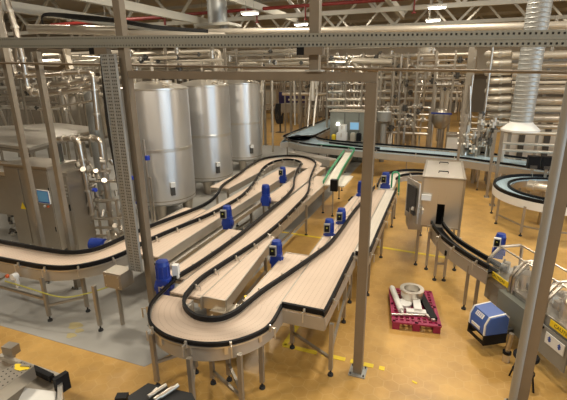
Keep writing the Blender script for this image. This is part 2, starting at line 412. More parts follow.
def perforated(name, label, p, q, width, face, holes_rows, step, m='tray', flange=.045, extra=None):
    """A channel tray from p to q: web with real slots cut between strips, flanges along both edges."""
    t = thing(name, label, 'cable tray', p); p, q = Vector(p), Vector(q); d = (q - p); L = d.length; d.normalize()
    n = Vector(face).normalized(); s = d.cross(n).normalized(); mb = MB(); th = .004
    R = Matrix((d, n, s)).transposed()
    def slab(u0, u1, s0, s1): mb.box(p + d * ((u0 + u1) / 2) + s * ((s0 + s1) / 2), (u1 - u0, th, s1 - s0), mtx=R)
    cuts = sorted(holes_rows); e = -width / 2; hh = .011
    for c in cuts:
        slab(0, L, e, c - hh); e = c + hh
        k = int(L / step)
        for i in range(k + 1):
            u0 = i * step - step * .29; u1 = i * step + step * .29
            slab(max(0, u0), min(L, u1), c - hh, c + hh)
    slab(0, L, e, width / 2)
    mb.build('web', m, t)
    fl = MB()
    for sg in (-1, 1): fl.box(p + d * L / 2 + s * (sg * width / 2) - n * (flange / 2), (L, flange, th), mtx=R)
    rib = MB().box(p + d * L / 2 + n * .004, (L, .012, .02), mtx=R)
    fl.build('flange', m, t); rib.build('rib', m, t)
    MB().box(p + d * L / 2 - n * .03, (L, .004, width * .96), mtx=R).build('shade_backing', 'darkmetal', t)  # dark sheet behind the slots, stands in for the shade inside the holes
    return t
tr0, tr1 = pb(-60, 43.2, 5.08), pb(640, 37.5, 5.08)
perforated('cable_tray', 'long horizontal perforated metal tray across the whole view under the roof', tr0, tr1, .155, (0, -1, 0), [-.048, .05], .05)
def bracket(px, a1, label):
    p = pb(px, 51, 4.98); t = thing('tray_bracket', label, 'bracket', p, 'brackets under the cable tray')
    MB().box((p.x + .14, 5.1, p.z), (.32, .1, .09)).build('arm', 'post', t)
    MB().box((p.x - .025, 5.1, p.z), (.012, .1, .09)).box((p.x + .02, 5.046, p.z), (.09, .008, .09)).build('end_cap', 'black', t)
bracket(87, 0, 'short square bracket with black end beside the left column, under the tray')
bracket(297, 0, 'short square bracket with black end beside the hanging post, under the tray')
single('conduit', MB().cyl(pb(-30, 62.5, 5.55), pb(620, 73.5, 5.55), .018, n=8), 'post', 'thin straight conduit rod crossing the whole view at the crossbeam height', 'conduit', pb(280, 69, 5.55))
vt = perforated('cable_riser', 'vertical perforated metal cable riser left of the first column', (-4.655, 5.02, 1.12), (-4.655, 5.02, 4.62), .25, (0, -1, 0), [-.1, -.067, -.033, 0, .033, .067, .1], .05, m='galv')
MB().box((-4.78, 5.08, 2.87), (.004, .14, 3.5)).build('side_plate', 'galv', vt)
for i in range(4):
    MB().tube(spline([(-4.84 - .012 * i, 5.1 + .012 * (i % 2), 4.62), (-4.86 - .014 * i, 5.08, 3.6), (-4.83 - .012 * i, 5.1, 2.6), (-4.81 - .01 * i, 5.08, 1.9)], 5), .007, 6).build('cable', 'rubber', vt, 'black hanging cable')
jb = thing('junction_box', 'stainless junction box on the left conveyor at the foot of the perforated riser', 'junction box', (-4.95, 4.93, .88))
MB().box((-4.95, 4.93, 1.0), (.36, .3, .28)).build('body', 'frame', jb)
MB().box((-4.95, 4.775, 1.0), (.31, .012, .23)).build('cover', 'frame', jb)
sc = MB()
for sx in (-1, 1):
    for sz in (-1, 1): sc.cyl((-4.95 + sx * .13, 4.77, 1.0 + sz * .09), (-4.95 + sx * .13, 4.762, 1.0 + sz * .09), .01, n=8)
sc.build('screw', 'steel_light', jb)
MB().box((-5.06, 4.98, .44), (.05, .05, .87)).build('post', 'frame', jb)
# rectangular pipe frame top left
t = thing('tube_loop', 'rectangular steel frame of thick square tube at the top of the second left post', 'frame', pb(38, 80, 5.9))
f = MB(); ps = [pb(x, y, 5.9) for x, y in ((40, 50), (64, 52), (65, 66), (60, 69), (42, 68), (38, 64))]
for i in range(6): f.bar(ps[i], ps[(i + 1) % 6], .07, .07)
f.build('ring', 'post', t)
MB().bar(pb(65, 49, 5.9), pb(71, 69, 5.9), .04, .1).bar(pb(68, 49, 5.92), pb(68, 70, 5.92), .03, .1).build('strap', 'lag', t)

# ------------------------------------------------------------------ conveyors
ZB = .97
def add_leg(par, x, y, ztop, w=.058, m='frame', pair=None):
    lg = MB().box((x, y, (ztop + .11) / 2), (w, w, ztop - .11)).build('leg', m, par)
    MB().cyl((x, y, .006), (x, y, .035), .045, .04, 12).cyl((x, y, .035), (x, y, .12), .014, n=8).build('foot', 'rubber', lg)
    return lg
def cross(par, p, q, z, w=.04):
    return MB().bar((p[0], p[1], z), (q[0], q[1], z), w, w).build('crossbar', 'frame', par)
def motor(par, p, rz=0., s=1., lay=False, box=True, boxcol='greypaint'):
    p = Vector(p); s *= 1.38; R = Matrix.Rotation(rz, 3, 'Z')
    def W(x, y, z): return p + R @ (Vector((x, y, z)) * s)
    m = MB().box(W(0, 0, .06), (.15 * s, .15 * s, .2 * s), rz).cyl(W(0, 0, .16), W(0, 0, .19), .085 * s, n=16)
    m.cyl(W(0, 0, .19), W(0, 0, .33), .07 * s, n=16).cyl(W(0, 0, .33), W(0, 0, .38), .078 * s, .066 * s, n=16).cyl(W(-.1, 0, .06), W(.1, 0, .06), .06 * s, n=14)
    for k in range(10):
        t = 2 * PI * k / 10; m.box(W(.072 * math.cos(t), .072 * math.sin(t), .26), (.018 * s, .008 * s, .13 * s), rz + t)
    o = m.build('drive_motor', 'blue', par, 'blue gear motor')
    if box:
        b = MB().box(W(-.04, -.11, .26), (.105 * s, .06 * s, .15 * s), rz).build('control_box', boxcol, o)
        MB().box(W(-.04, -.142, .26), (.08 * s, .012 * s, .115 * s), rz).build('cover', 'black', o)
        MB().box(W(-.04, -.15, .275), (.026 * s, .006 * s, .02 * s), rz).build('badge', 'olive', o)
    return o
def conveyor(label, line, width, z=ZB, legs=(), sides=(1, -1), h=.19, belt='belt', name='belt_conveyor', loc=None, crosses=(), ztop=None, group=None, end=True):
    line = xyz(line, z); loc = loc or (line[0].x, line[0].y, 0)
    t = thing(name, label, 'conveyor', loc, group)
    MB().sweep([p - Vector((0, 0, .015)) for p in line], width - .01, .03).build('belt', belt, t)
    for s in sides:
        MB().sweep([p - Vector((0, 0, h / 2 - .004)) for p in line], .02, h, s * width / 2).build('side_frame', 'panel', t)
    if end: MB().sweep([p - Vector((0, 0, .075)) for p in line], width - .03, .06).build('bed', 'frame', t)
    for (x, y) in legs: add_leg(t, x, y, z - .08)
    for p, q, zz in crosses: cross(t, p, q, zz)
    return t
def rail(label, pts, z=ZB, group='black guide rails of the beige conveyors', k=6, step=.55, side=1, cat='guide rail', hs=1.5):
    line = spline(xyz(pts, z), k); t = thing('guide_rail', label, cat, line[0], group)
    up = Vector((0, 0, 1))
    MB().sweep([p + up * (.065 + .026 * (hs - 1)) for p in line], .036 * hs ** .5, .052 * hs).build('strip', 'black', t)
    MB().sweep([p + up * .02 for p in line], .02, .022, .012 * side).build('lower_bar', 'steel_light', t)
    acc = step * .5
    for i in range(1, len(line)):
        acc += (line[i] - line[i - 1]).length
        if acc > step:
            acc = 0; d = (line[i] - line[i - 1]).normalized(); n = Vector((-d.y, d.x, 0)) * side
            p = line[i]; st = MB()
            st.box(p + n * .035 + up * .05, (.03, .03, .1), math.atan2(d.y, d.x)).cyl(p + n * .02 + up * .07, p + n * .12 + up * .07, .009, n=6)
            st.cyl(p + n * .11 + up * .08, p + n * .11 - up * .08, .01, n=6).build('bracket', 'steel_light', t)
    return t
def arc(cx, cy, r, a0, a1, n=24):
    return [(cx + r * math.cos(math.radians(a0 + (a1 - a0) * i / n)), cy + r * math.sin(math.radians(a0 + (a1 - a0) * i / n))) for i in range(n + 1)]

# infeed curve on the far left, then up the left lane
infeed = [(-13, 5.01), (-6.75, 5.01)] + arc(-6.75, 5.96, .95, -90, 0, 14)[1:] + [(-5.8, 8.73)]
c1 = conveyor('beige conveyor on the left edge that curves round and runs in front of the tanks', infeed, .66, legs=[(-6.42, 4.62), (-5.3, 4.7), (-6.0, 5.1), (-8.0, 4.68), (-8.2, 5.35), (-5.5, 6.9), (-6.1, 7.2)],
         loc=(-6.3, 5.2, 0), h=.2, crosses=[((-6.42, 4.62), (-6.0, 5.1), .32), ((-8.0, 4.68), (-8.2, 5.35), .4), ((-6.42, 4.62), (-8.0, 4.68), .45)])
MB().tube(spline([pz(5, 281, .72), pz(25, 287, .7), pz(60, 297, .62), pz(85, 294, .66), pz(108, 287, .75), pz(130, 281, .85)], 5), .012, 6).build('cable', 'cable_green', c1, 'yellow-green cable sagging below the belt')
sw = MB().cyl(pz(17, 275, .84), pz(17, 275, .84) + Vector((0, -.1, 0)), .06, n=14); sw.box(pz(17, 276, .84) + Vector((0, -.02, -.1)), (.05, .05, .22)).build('sensor', 'white', c1)
MB().cyl(pz(14, 273, .85) + Vector((0, -.11, 0)), pz(14, 273, .85) + Vector((0, -.15, 0)), .035, n=12).build('lens', 'orange', c1)
MB().cyl(pz(21, 272, .85) + Vector((0, -.11, 0)), pz(21, 272, .85) + Vector((0, -.15, 0)), .035, n=12).build('cap', 'black', c1)
rail('black guide rail on the near side of the left infeed curve', [(-13, 4.7), (-9, 4.7), (-7.2, 4.7), (-6.5, 4.72), (-6.0, 4.85), (-5.65, 5.2), (-5.49, 5.7), (-5.47, 6.3), (-5.33, 7.15), (-5.12, 8.2), (-5.06, 9.3), (-5.1, 10.1), (-5.3, 11.1), (-5.62, 12.3), (-5.92, 13.4), (-6.02, 14.3), (-5.95, 14.85), (-5.68, 15.2), (-5.3, 15.15), (-4.95, 14.8), (-4.75, 14.1), (-4.62, 13.4), (-4.3, 12.2), (-4.0, 11.25), (-3.86, 10.2), (-3.83, 9.2), (-3.8, 7.4), (-3.86, 5.9), (-3.96, 5.1)], side=-1)
rail('black guide rail on the far side of the left infeed curve, past the tanks', [(-13, 5.3), (-9, 5.3), (-7.2, 5.3), (-6.6, 5.34), (-6.3, 5.48), (-6.12, 5.75), (-6.06, 6.3), (-5.98, 7.0), (-5.8, 7.9), (-5.66, 8.7), (-5.7, 9.4), (-5.9, 10.1), (-6.15, 10.8), (-6.35, 12.2), (-6.55, 13.4), (-6.66, 14.5), (-6.55, 15.3), (-6.1, 15.85), (-5.5, 16.02), (-4.9, 15.7), (-4.4, 14.95), (-4.15, 13.9), (-3.85, 12.5), (-3.55, 11.4), (-3.37, 10.6), (-3.3, 9.5), (-3.26, 8.3), (-3.3, 7.1), (-3.46, 5.9), (-3.53, 5.25), (-3.46, 4.72)], side=1)
rail('black guide rail round the outside of the near turn, ending at the square table corner', [(-3.93, 5.1), (-3.9, 4.75), (-3.8, 4.32), (-3.54, 3.97), (-3.2, 3.79), (-2.85, 3.75), (-2.5, 3.81), (-2.22, 3.97), (-2.0, 4.25), (-1.93, 4.52), (-1.96, 4.98)], side=-1, hs=1.0)
rail('black guide rail round the inside of the near turn and up along the right table', [(-3.46, 4.72), (-3.34, 4.5), (-3.12, 4.33), (-2.9, 4.27), (-2.66, 4.34), (-2.52, 4.55), (-2.46, 4.85), (-2.38, 5.3), (-2.22, 5.9), (-2.0, 6.8), (-1.87, 7.5), (-1.83, 8.5), (-1.82, 9.6), (-1.74, 11.0), (-1.7, 12.1)], side=1)
rail('black edge rail along the front and right side of the square-ended table', [(-1.96, 4.98), (-1.9, 4.985), (-1.6, 4.985), (-1.34, 4.985), (-1.305, 5.02), (-1.305, 5.6), (-1.315, 6.5), (-1.32, 7.1)], k=3, side=-1)
rail('black edge rail along the far white belt strip beside the middle column', [(-1.3, 7.16), (-1.12, 7.16), (-1.06, 7.22), (-1.06, 8.5), (-1.06, 10.5), (-1.06, 12.1)], k=3, side=-1)

c2 = conveyor('long straight beige conveyor bed on the right of the left lane', [(-5.17, 5.9), (-5.17, 14.2)], .6, z=ZB - .004, legs=[(-4.93, 6.3), (-5.4, 6.3), (-4.93, 8.2), (-4.93, 10.2), (-5.4, 10.2), (-4.93, 12.6)], crosses=[((-4.93, 6.3), (-5.4, 6.3), .35), ((-4.93, 8.2), (-4.93, 10.2), .3)], h=.22)
motor(c2, pz(228, 226, .92), .2, .95)
motor(c2, pz(283, 181, .9), .2, .9)
conveyor('beige conveyor bed end in front of the middle tank', [(-6.28, 10.8), (-6.28, 15.0)], .66, z=ZB - .008, legs=[(-6.5, 11), (-6.1, 11)])
conveyor('narrow beige bed ending in front of the left tank foot', [(-6.02, 6.9), (-6.02, 8.72)], .34, z=ZB - .012, legs=[(-6.1, 8.5)])
# strip platform between lanes
t = thing('drip_channel', 'narrow steel channel running between the left lane and the middle lane', 'channel', (-4.6, 6, 0))
MB().box((-4.62, 8.2, .78), (.05, 5.0, .1)).box((-4.8, 8.0, .7), (.25, 4.6, .03)).build('trough', 'steel_light', t)
for y in (6.2, 8.2, 10.4): add_leg(t, -4.62, y, .74, .04)
c3 = conveyor('far turn conveyor where the left lane bends back to the middle lane', [(-6.28, 14.3)] + arc(-5.4, 14.75, .9, 180, 0, 24) + [(-4.42, 14.3)], .7, z=ZB - .002, belt='beltcurve', loc=(-5.4, 14.75, 0), legs=[(-6.1, 15.6), (-4.6, 15.6)])
conveyor('beige bed of the middle lane at its far left, ending beside a blue motor', [(-4.2, 10.05), (-4.2, 14.6)], .58, z=ZB - .006, legs=[(-4.4, 10.3), (-4.0, 10.3)])
c4 = conveyor('main beige bed of the middle lane', [(-3.56, 4.85), (-3.56, 13.2)], .56, legs=[(-3.32, 8.2), (-3.8, 8.2), (-3.25, 10.2), (-3.32, 12.2)], crosses=[((-3.32, 8.2), (-3.8, 8.2), .3), ((-3.32, 8.2), (-3.25, 10.2), .5)], h=.21)
motor(c4, pz(266, 203, .9), .2, 1.0, box=False)
MB().box((-3.1, 12.9, ZB - .03), (.9, 1.4, .04)).build('side_plate', 'beltwhite', c4)
conveyor('beige side bed left of the middle lane, with a blunt white end', [(-4.06, 5.3), (-4.06, 7.7)], .46, z=ZB - .005, legs=[(-4.2, 7.5), (-4.22, 5.9)])
t = thing('transfer_plate', 'wedge-shaped beige transfer plate with white end beside the near turn', 'transfer plate', (-3.1, 5.0, 0))
MB().prism([(-3.36, 4.92), (-2.88, 4.92), (-3.14, 7.6), (-3.3, 7.6)], ZB - .035, ZB - .002).build('plate', 'belt', t)
MB().prism([(-3.36, 4.9), (-2.87, 4.9), (-2.87, 4.92), (-3.36, 4.92)], ZB - .2, ZB + .004).build('end_plate', 'steel_light', t)
MB().sweep([Vector((-2.87, 4.92, ZB - .1)), Vector((-3.13, 7.6, ZB - .1))], .02, .2).build('side_frame', 'panel', t)
motor(t, pz(277, 264, .85), .2, .92)
for x, y in ((-3.0, 5.4), (-3.05, 6.9), (-3.3, 5.1)): add_leg(t, x, y, .8)
cross(t, (-3.0, 5.4), (-3.05, 6.9), .5)
MB().cyl(pz(246, 301, .8), pz(246, 301, .8) + Vector((0, 0, .09)), .03, n=10).build('sensor', 'yellow', t)
LB1, LB2, LB3, LB4 = pz(153, 347, .68), pz(190, 368, .74), pz(240, 364, .74), pz(331.5, 335, .7)
c5 = conveyor('large near turn conveyor with curved side panel in the foreground', arc(-2.92, 4.75, .70, 180, 360, 36) + [(-2.22, 5.0)], .53, z=ZB + .001, belt='beltcurve', loc=(-2.93, 4.75, 0), h=.24,
              legs=[(LB1.x, LB1.y), (LB2.x, LB2.y), (LB3.x, LB3.y), (-3.12, 4.35), (-2.76, 4.24), (-2.57, 4.38), (-2.05, 4.4)],
              crosses=[((LB1.x, LB1.y), (-3.12, 4.35), .42), ((LB2.x, LB2.y), (-3.12, 4.35), .3), ((LB3.x, LB3.y), (-2.57, 4.38), .3), ((LB3.x, LB3.y), (-2.76, 4.24), .22)])
for dg in (195, 222, 250, 278, 306, 335):
    x, y = -2.92 + .985 * math.cos(math.radians(dg)), 4.75 + .985 * math.sin(math.radians(dg))
    MB().box((x, y, .9), (.03, .05, .14), math.radians(dg)).build('clamp', 'steel_light', c5)
MB().box((-2.8, 4.98, .62), (.62, .3, .34)).build('drive_housing', 'steel', c5)
motor(c5, pz(165, 291, .86), .3, 1.05, box=False)
MB().box(pz(176, 271, 1.15), (.1, .1, .24), .3).build('white_box', 'white', c5)
c6 = conveyor('square-ended beige table on the right of the near turn', [(-1.67, 4.97), (-1.67, 7.16)], .74, z=ZB - .001, loc=(-1.7, 5, 0), legs=[(LB4.x, LB4.y), (-1.32, 6.4), (-1.95, 5.4), (-1.36, 7.1), (-1.9, 7.0)],
              crosses=[((LB4.x, LB4.y), (-1.95, 5.4), .3), ((-1.32, 6.4), (-1.36, 7.1), .35), ((LB4.x, LB4.y), (-1.32, 6.4), .45)], h=.2)
MB().box((-1.67, 4.965, ZB - .11), (.74, .014, .2)).build('front_panel', 'panel', c6)
c10 = conveyor('beige belt in the shadow left of the right lane rail', [(-1.68, 7.16), (-1.68, 12.1)], .62, z=ZB - .001, legs=[(-1.95, 9.0), (-1.95, 11.5)])
motor(c10, pz(361, 199, .86), .2, 1.0, box=False)
c7 = conveyor('narrow white belt strip along the aisle behind the middle column', [(-1.21, 7.18), (-1.21, 12.15)], .3, z=ZB, belt='beltwhite', legs=[(-1.08, 7.5), (-1.08, 9.4), (-1.08, 11.6)])
c8 = conveyor('beige side bed with motors left of the right lane', [(-2.3, 5.0), (-2.3, 6.9)], .62, z=ZB - .006, legs=[(-2.5, 6.8), (-2.5, 5.6), (-2.1, 6.8)], loc=(-2.3, 6, 0))
MB().box((-2.3, 6.91, ZB - .06), (.62, .02, .14)).build('end_plate', 'steel_light', c8)
c9 = conveyor('narrow beige side strip carrying two blue motors beside the right lane', [(-2.03, 6.9), (-2.06, 10.2), (-1.98, 12.0)], .24, z=ZB - .008, legs=[(-2.1, 8.2), (-2.1, 10.0)])
motor(c9, pz(329, 240, .84), .25, .92); motor(c9, pz(341, 228, .84), .25, .92)

# small green-sided conveyor
gc = thing('transfer_conveyor', 'sloping cream conveyor with bright green side rails linking the blue belt to the beige lanes', 'conveyor', (-3.3, 13, 0))
gp = [Vector((-3.08, 12.05, .98)), Vector((-3.22, 13.4, 1.05)), Vector((-3.52, 16.9, 1.12))]
MB().sweep(gp, .3, .05).build('belt', 'beltwhite', gc)
for s in (-1, 1):
    MB().sweep([p + Vector((0, 0, .1)) for p in gp], .035, .1, s * .2).build('side_rail', 'green', gc)
    MB().sweep([p - Vector((0, 0, .08)) for p in gp], .02, .14, s * .17).build('side_frame', 'steel', gc)
MB().sweep([p + Vector((0, 0, .1)) for p in spline([(-3.32, 16.95, 1.12), (-3.45, 17.5, 1.12), (-4.0, 17.75, 1.12), (-5.2, 18.0, 1.12)])], .035, .08).build('guide', 'green', gc)
for x, y in ((-2.95, 11.98), (-3.35, 15.0), (-3.2, 13.9)): add_leg(gc, x, y, .95, .04)
MB().box((-2.92, 12.0, 1.02), (.22, .16, .36)).build('drive_box', 'black', gc)
MB().tube([(-2.75, 13.4, .12), (-2.65, 13.5, .24), (-2.4, 13.45, .24), (-2.3, 13.4, .12)], .03, 6).build('cable_guard', 'rubber', gc)
# short curved conveyor behind the aisle
sc_ = conveyor('short curved pale conveyor between the aisle strip and the stainless housing', [(-1.4, 12.2), (-1.42, 13.3)] + arc(-.65, 13.7, .78, 180, 90, 12) + [(-.1, 14.5)], .45, belt='beltwhite', loc=(-1.2, 13, 0), legs=[(-1.6, 12.4), (-1.1, 12.4), (-.4, 14.3)])
motor(sc_, pz(385, 190, .9), .1, 1.05)
MB().tube(rounded([Vector((-1.25, 12.45, .95)), Vector((-1.25, 12.5, 1.45)), Vector((-1.05, 12.5, 1.45)), Vector((-1.02, 12.45, .75))], .1), .025, 8).build('guard_tube', 'green', sc_)
rail('black outer rail of the short curved conveyor by the aisle', [(-1.64, 12.2), (-1.66, 13.3), (-1.45, 14.2), (-.9, 14.75), (-.1, 14.8)], side=1, group='rails of the short curve')
rail('black inner rail of the short curved conveyor by the aisle', [(-1.2, 13.3), (-1.05, 13.9), (-.6, 14.25), (-.1, 14.28)], side=-1, group='rails of the short curve')

# blue conveyor across the hall
zb = 1.1
bl = [(-7.0, 34), (-7.0, 21.6), (-6.85, 20.5), (-6.4, 19.65), (-5.7, 19.05), (-4.5, 18.6), (-2.3, 18.2), (.8, 17.6), (1.9, 17.1), (4.6, 15.7)]
b1 = conveyor('long blue-grey belt conveyor crossing the hall in front of the grey control cabinet', spline(xyz(bl, zb), 5), 1.6, z=zb, belt='beltblue', loc=(-3, 18.5, 0), h=.26,
              legs=[(-6.6, 18.8), (-5.2, 18.2), (-3.9, 18.0), (-2.6, 17.75), (-1.2, 17.5), (.2, 17.2), (1.5, 16.7), (2.8, 16), (-7.8, 21), (-7.8, 25)])
def offset(pts, d):
    out = []
    for i, p in enumerate(pts):
        a = Vector(pts[max(i - 1, 0)][:2] + (0,)); b = Vector(pts[min(i + 1, len(pts) - 1)][:2] + (0,)); t = (b - a).normalized()
        out.append((p[0] - t.y * d, p[1] + t.x * d))
    return out
rail('black rail along the far edge of the blue belt', offset(bl, .78), z=zb + .03, side=1, group='rails of the blue belt', step=1.2, hs=1.5)
rail('black rail along the near edge of the blue belt', offset(bl, -.78), z=zb + .03, side=-1, group='rails of the blue belt', step=1.2, hs=1.5)
rail('short black divider rail on the blue belt before the control cabinet', [(-4.9, 18.9), (-3.6, 18.35), (-2.4, 17.95)], z=zb + .03, side=1, group='rails of the blue belt', step=1.2, hs=1.5)
t = thing('return_trough', 'stainless trough under the blue belt near the far turn', 'trough', (-5, 17.3, 0))
MB().bar((-6.3, 17.6, .8), (-4.1, 16.6, .72), .5, .28).build('trough', 'steel_light', t)
for x, y in ((-5.9, 17.3), (-4.4, 16.6)): add_leg(t, x, y, .66)
# oval turn conveyor at the right
rg = thing('turn_conveyor', 'oval turning conveyor with double black rails at the right, on steel legs', 'conveyor', (3.0, 13.4, 0))
ov = [(2.0 - 0 + .0, 0)]
def ring(rx, ry, z): return [Vector((3.25 + rx * math.cos(2 * PI * i / 48), 13.45 + ry * math.sin(2 * PI * i / 48), z)) for i in range(49)]
MB().sweep(ring(1.35, 1.45, 1.0), .42, .04).build('belt', 'beltblue', rg)
MB().sweep(ring(1.6, 1.7, .9), .03, .22).build('side_frame', 'white', rg)
MB().sweep(ring(1.1, 1.2, .9), .03, .2).build('side_frame', 'steel', rg)
MB().sweep(ring(1.58, 1.68, 1.06), .06, .09).build('outer_rail', 'black', rg); MB().sweep(ring(1.2, 1.3, 1.05), .05, .07).build('inner_rail', 'black', rg)
MB().sweep(ring(1.57, 1.67, 1.0), .05, .02).build('green_strip', 'green', rg)
for x, y in ((1.78, 12.9), (2.3, 12.05), (2.95, 11.8), (3.5, 11.85), (1.75, 13.9), (4.2, 12.2)): add_leg(rg, x, y, .85, .06)
cross(rg, (1.78, 12.9), (2.3, 12.05), .3); cross(rg, (2.3, 12.05), (2.95, 11.8), .3); cross(rg, (2.95, 11.8), (3.5, 11.85), .3)
p = Vector((3.2, 13.2, 1.0))
t = thing('drive_unit', 'pale drive cylinder lying inside the oval turning conveyor', 'motor', (3.2, 13.2, .6))
MB().cyl((2.75, 13.5, 1.08), (3.35, 13.1, 1.08), .12, n=16).cyl((2.6, 13.6, 1.08), (2.75, 13.5, 1.08), .16, n=16).build('body', 'lag', t)
MB().cyl((3.35, 13.1, 1.1), (3.65, 12.9, 1.1), .15, n=16).build('cap', 'black', t)
MB().box((3.1, 13.3, .5), (.3, .3, 1.0)).build('pedestal', 'steel', t)
for x, lb in ((pb(532, 170, 15.1).x, 'first black box on the stand behind the oval conveyor'), (pb(546, 170, 15.1).x, 'second black box on the stand behind the oval conveyor, further right')):
    t = thing('sensor_head', lb, 'sensor box', (x, 15.1, 1.3), 'black sensor boxes')
    MB().box((x, 15.1, 1.5), (.34, .26, .4)).build('body', 'black', t); MB().box((x, 14.96, 1.36), (.2, .05, .1)).build('lens', 'darkmetal', t)
    MB().box((x, 15.1, .65), (.08, .08, 1.3)).build('stand', 'steel', t)

# ------------------------------------------------------------------ stainless housing and the labelled machine
hs = thing('inspection_housing', 'large stainless box housing on legs with an open side door, over the narrow conveyor', 'machine', (.15, 10.2, 0))
hx0, hx1, hy0, hy1, hz0, hz1 = -.26, .58, 9.26, 11.2, 1.0, 2.12
w = MB()
w.box(((hx0 + hx1) / 2, (hy0 + hy1) / 2, hz1 - .01), (hx1 - hx0, hy1 - hy0, .03))
w.box((hx1 - .01, (hy0 + hy1) / 2, (hz0 + hz1) / 2), (.02, hy1 - hy0, hz1 - hz0)).box(((hx0 + hx1) / 2, hy1 - .01, (hz0 + hz1) / 2), (hx1 - hx0, .02, hz1 - hz0))
w.box((hx0 + .01, (hy0 + hy1) / 2 + .4, (hz0 + hz1) / 2), (.02, hy1 - hy0 - .8, hz1 - hz0))
w.box((hx0 + .17, hy0, (hz0 + hz1) / 2), (.34, .02, hz1 - hz0)).box((hx1 - .17, hy0, (hz0 + hz1) / 2), (.34, .02, hz1 - hz0)).box(((hx0 + hx1) / 2, hy0, 1.83), (.158, .02, .58)).box(((hx0 + hx1) / 2, hy0, 1.03), (.158, .02, .06))
w.build('shell', 'steel_light', hs)
MB().box(((hx0 + hx1) / 2, hy0 + .5, 1.3), (.3, .02, .6)).build('inner_curtain', 'black', hs)
fr = MB()
for x in (hx0, hx1):
    for y in (hy0, hy1): fr.box((x, y, (hz0 + hz1) / 2), (.05, .05, hz1 - hz0 + .02))
for x in (hx0, hx1): fr.bar((x, hy0, hz1), (x, hy1, hz1), .05, .04); fr.bar((x, hy0, hz0), (x, hy1, hz0), .05, .04)
for y in (hy0, hy1): fr.bar((hx0, y, hz1), (hx1, y, hz1), .05, .04); fr.bar((hx0, y, hz0), (hx1, y, hz0), .05, .04)
fr.build('frame', 'steel', hs)
for x in (hx0, hx1):
    for y in (hy0, hy1): add_leg(hs, x, y, hz0, .06)
for y in (9.75, 10.8): MB().tube([(.05, y, 2.13), (.05, y, 2.17), (.25, y, 2.17), (.25, y, 2.13)], .012, 6).build('handle', 'black', hs)
dr = MB().box((-.44, 9.1, 1.62), (.03, .62, .9), .5).build('door', 'steel_light', hs)
MB().box((-.47, 9.07, 1.64), (.02, .4, .62), .5).build('door_window', 'dark', dr)
MB().bar((-.42, 8.88, 1.5), (-.22, 9.2, 1.32), .05, .08).build('arm', 'steel_light', hs)
MB().box((-.4, 9.3, 1.2), (.26, .5, .5), .2).build('side_cabinet', 'frame', hs)
MB().box((-.16, 9.2, 1.68), (.2, .08, .12)).build('notice_plate', 'white', hs)
for x, z in ((-.16, 1.72), (-.12, 1.55)): pass
# narrow conveyor from the housing
nl = [(.12, 10.0), (.1, 9.4), (.2, 8.9), (.42, 8.3), (.75, 7.75), (1.08, 7.3)]
nc = conveyor('narrow dark conveyor curving out of the stainless housing into the caution machine', spline(xyz(nl, 1.0), 5), .24, z=1.0, belt='black', h=.24, loc=(.3, 8.6, 0),
              legs=[(.17, 8.62), (.36, 8.66), (-.02, 9.1), (.72, 7.6)], crosses=[((.17, 8.62), (.36, 8.66), .4)])
MB().box((.88, 7.42, .38), (.06, .06, .75)).build('guard_post', 'frame', nc)
MB().box((.33, 8.2, .85), (.06, .06, .1)).build('sensor', 'black', nc)
rail('black side rail on the near side of the narrow conveyor from the housing', offset(nl, -.12), z=1.02, side=-1, group='rails of the narrow conveyor')
rail('black side rail on the far side of the narrow conveyor from the housing', offset(nl, .12), z=1.02, side=1, group='rails of the narrow conveyor')

# machine with caution labels, built along its own axis
th0 = math.atan2(-.877, .48)
OM = Vector((1.0, 7.55, 0)); RM = Matrix.Rotation(th0, 3, 'Z')     # local x runs down the line towards the camera, local y to its far side
def Wm(x, y, z): return OM + RM @ Vector((x, y, z))
cm = thing('labelling_machine', 'labelling machine with tubular guards and yellow caution strips at the right edge', 'machine', OM)
def mbox(mb, c, d): return mb.box(Wm(*c), d, th0)
mbox(MB(), (1.75, .32, .62), (3.5, .58, .5)).build('base', 'greypaint', cm)
mbox(MB(), (1.75, .32, .885), (3.5, .62, .03)).build('deck', 'steel_light', cm)
for x in (.15, 1.1, 2.1, 3.1):
    for y in (.08, .56):
        q = Wm(x, y, 0); lg = MB().cyl((q.x, q.y, .1), (q.x, q.y, .4), .035, n=12).build('leg', 'steel', cm)
        MB().cyl((q.x, q.y, .006), (q.x, q.y, .1), .05, n=14).build('foot', 'rubber', lg)
for x0 in (.02, .72, 1.42, 2.12):
    g = MB()
    for x in (x0, x0 + .62):
        g.tube(rounded([Wm(x, .0, .72), Wm(x, .0, 1.12), Wm(x, .2, 1.34), Wm(x, .62, 1.34), Wm(x, .64, .9)], .06), .028, 8)
    g.tube([Wm(x0, .0, .9), Wm(x0 + .62, .0, .9)], .016, 8).tube([Wm(x0, .2, 1.34), Wm(x0 + .62, .2, 1.34)], .016, 8).tube([Wm(x0, .6, 1.34), Wm(x0 + .62, .6, 1.34)], .016, 8)
    g.build('guard_frame', 'steel', cm)
    MB().add([Wm(x0 + .03, .0, .74), Wm(x0 + .59, .0, .74), Wm(x0 + .59, .0, 1.12), Wm(x0 + .03, .0, 1.12)], [(0, 1, 2, 3)]).add([Wm(x0 + .03, .0, 1.12), Wm(x0 + .59, .0, 1.12), Wm(x0 + .59, .2, 1.34), Wm(x0 + .03, .2, 1.34)], [(0, 1, 2, 3)]).build('guard_panel', 'clear', cm)
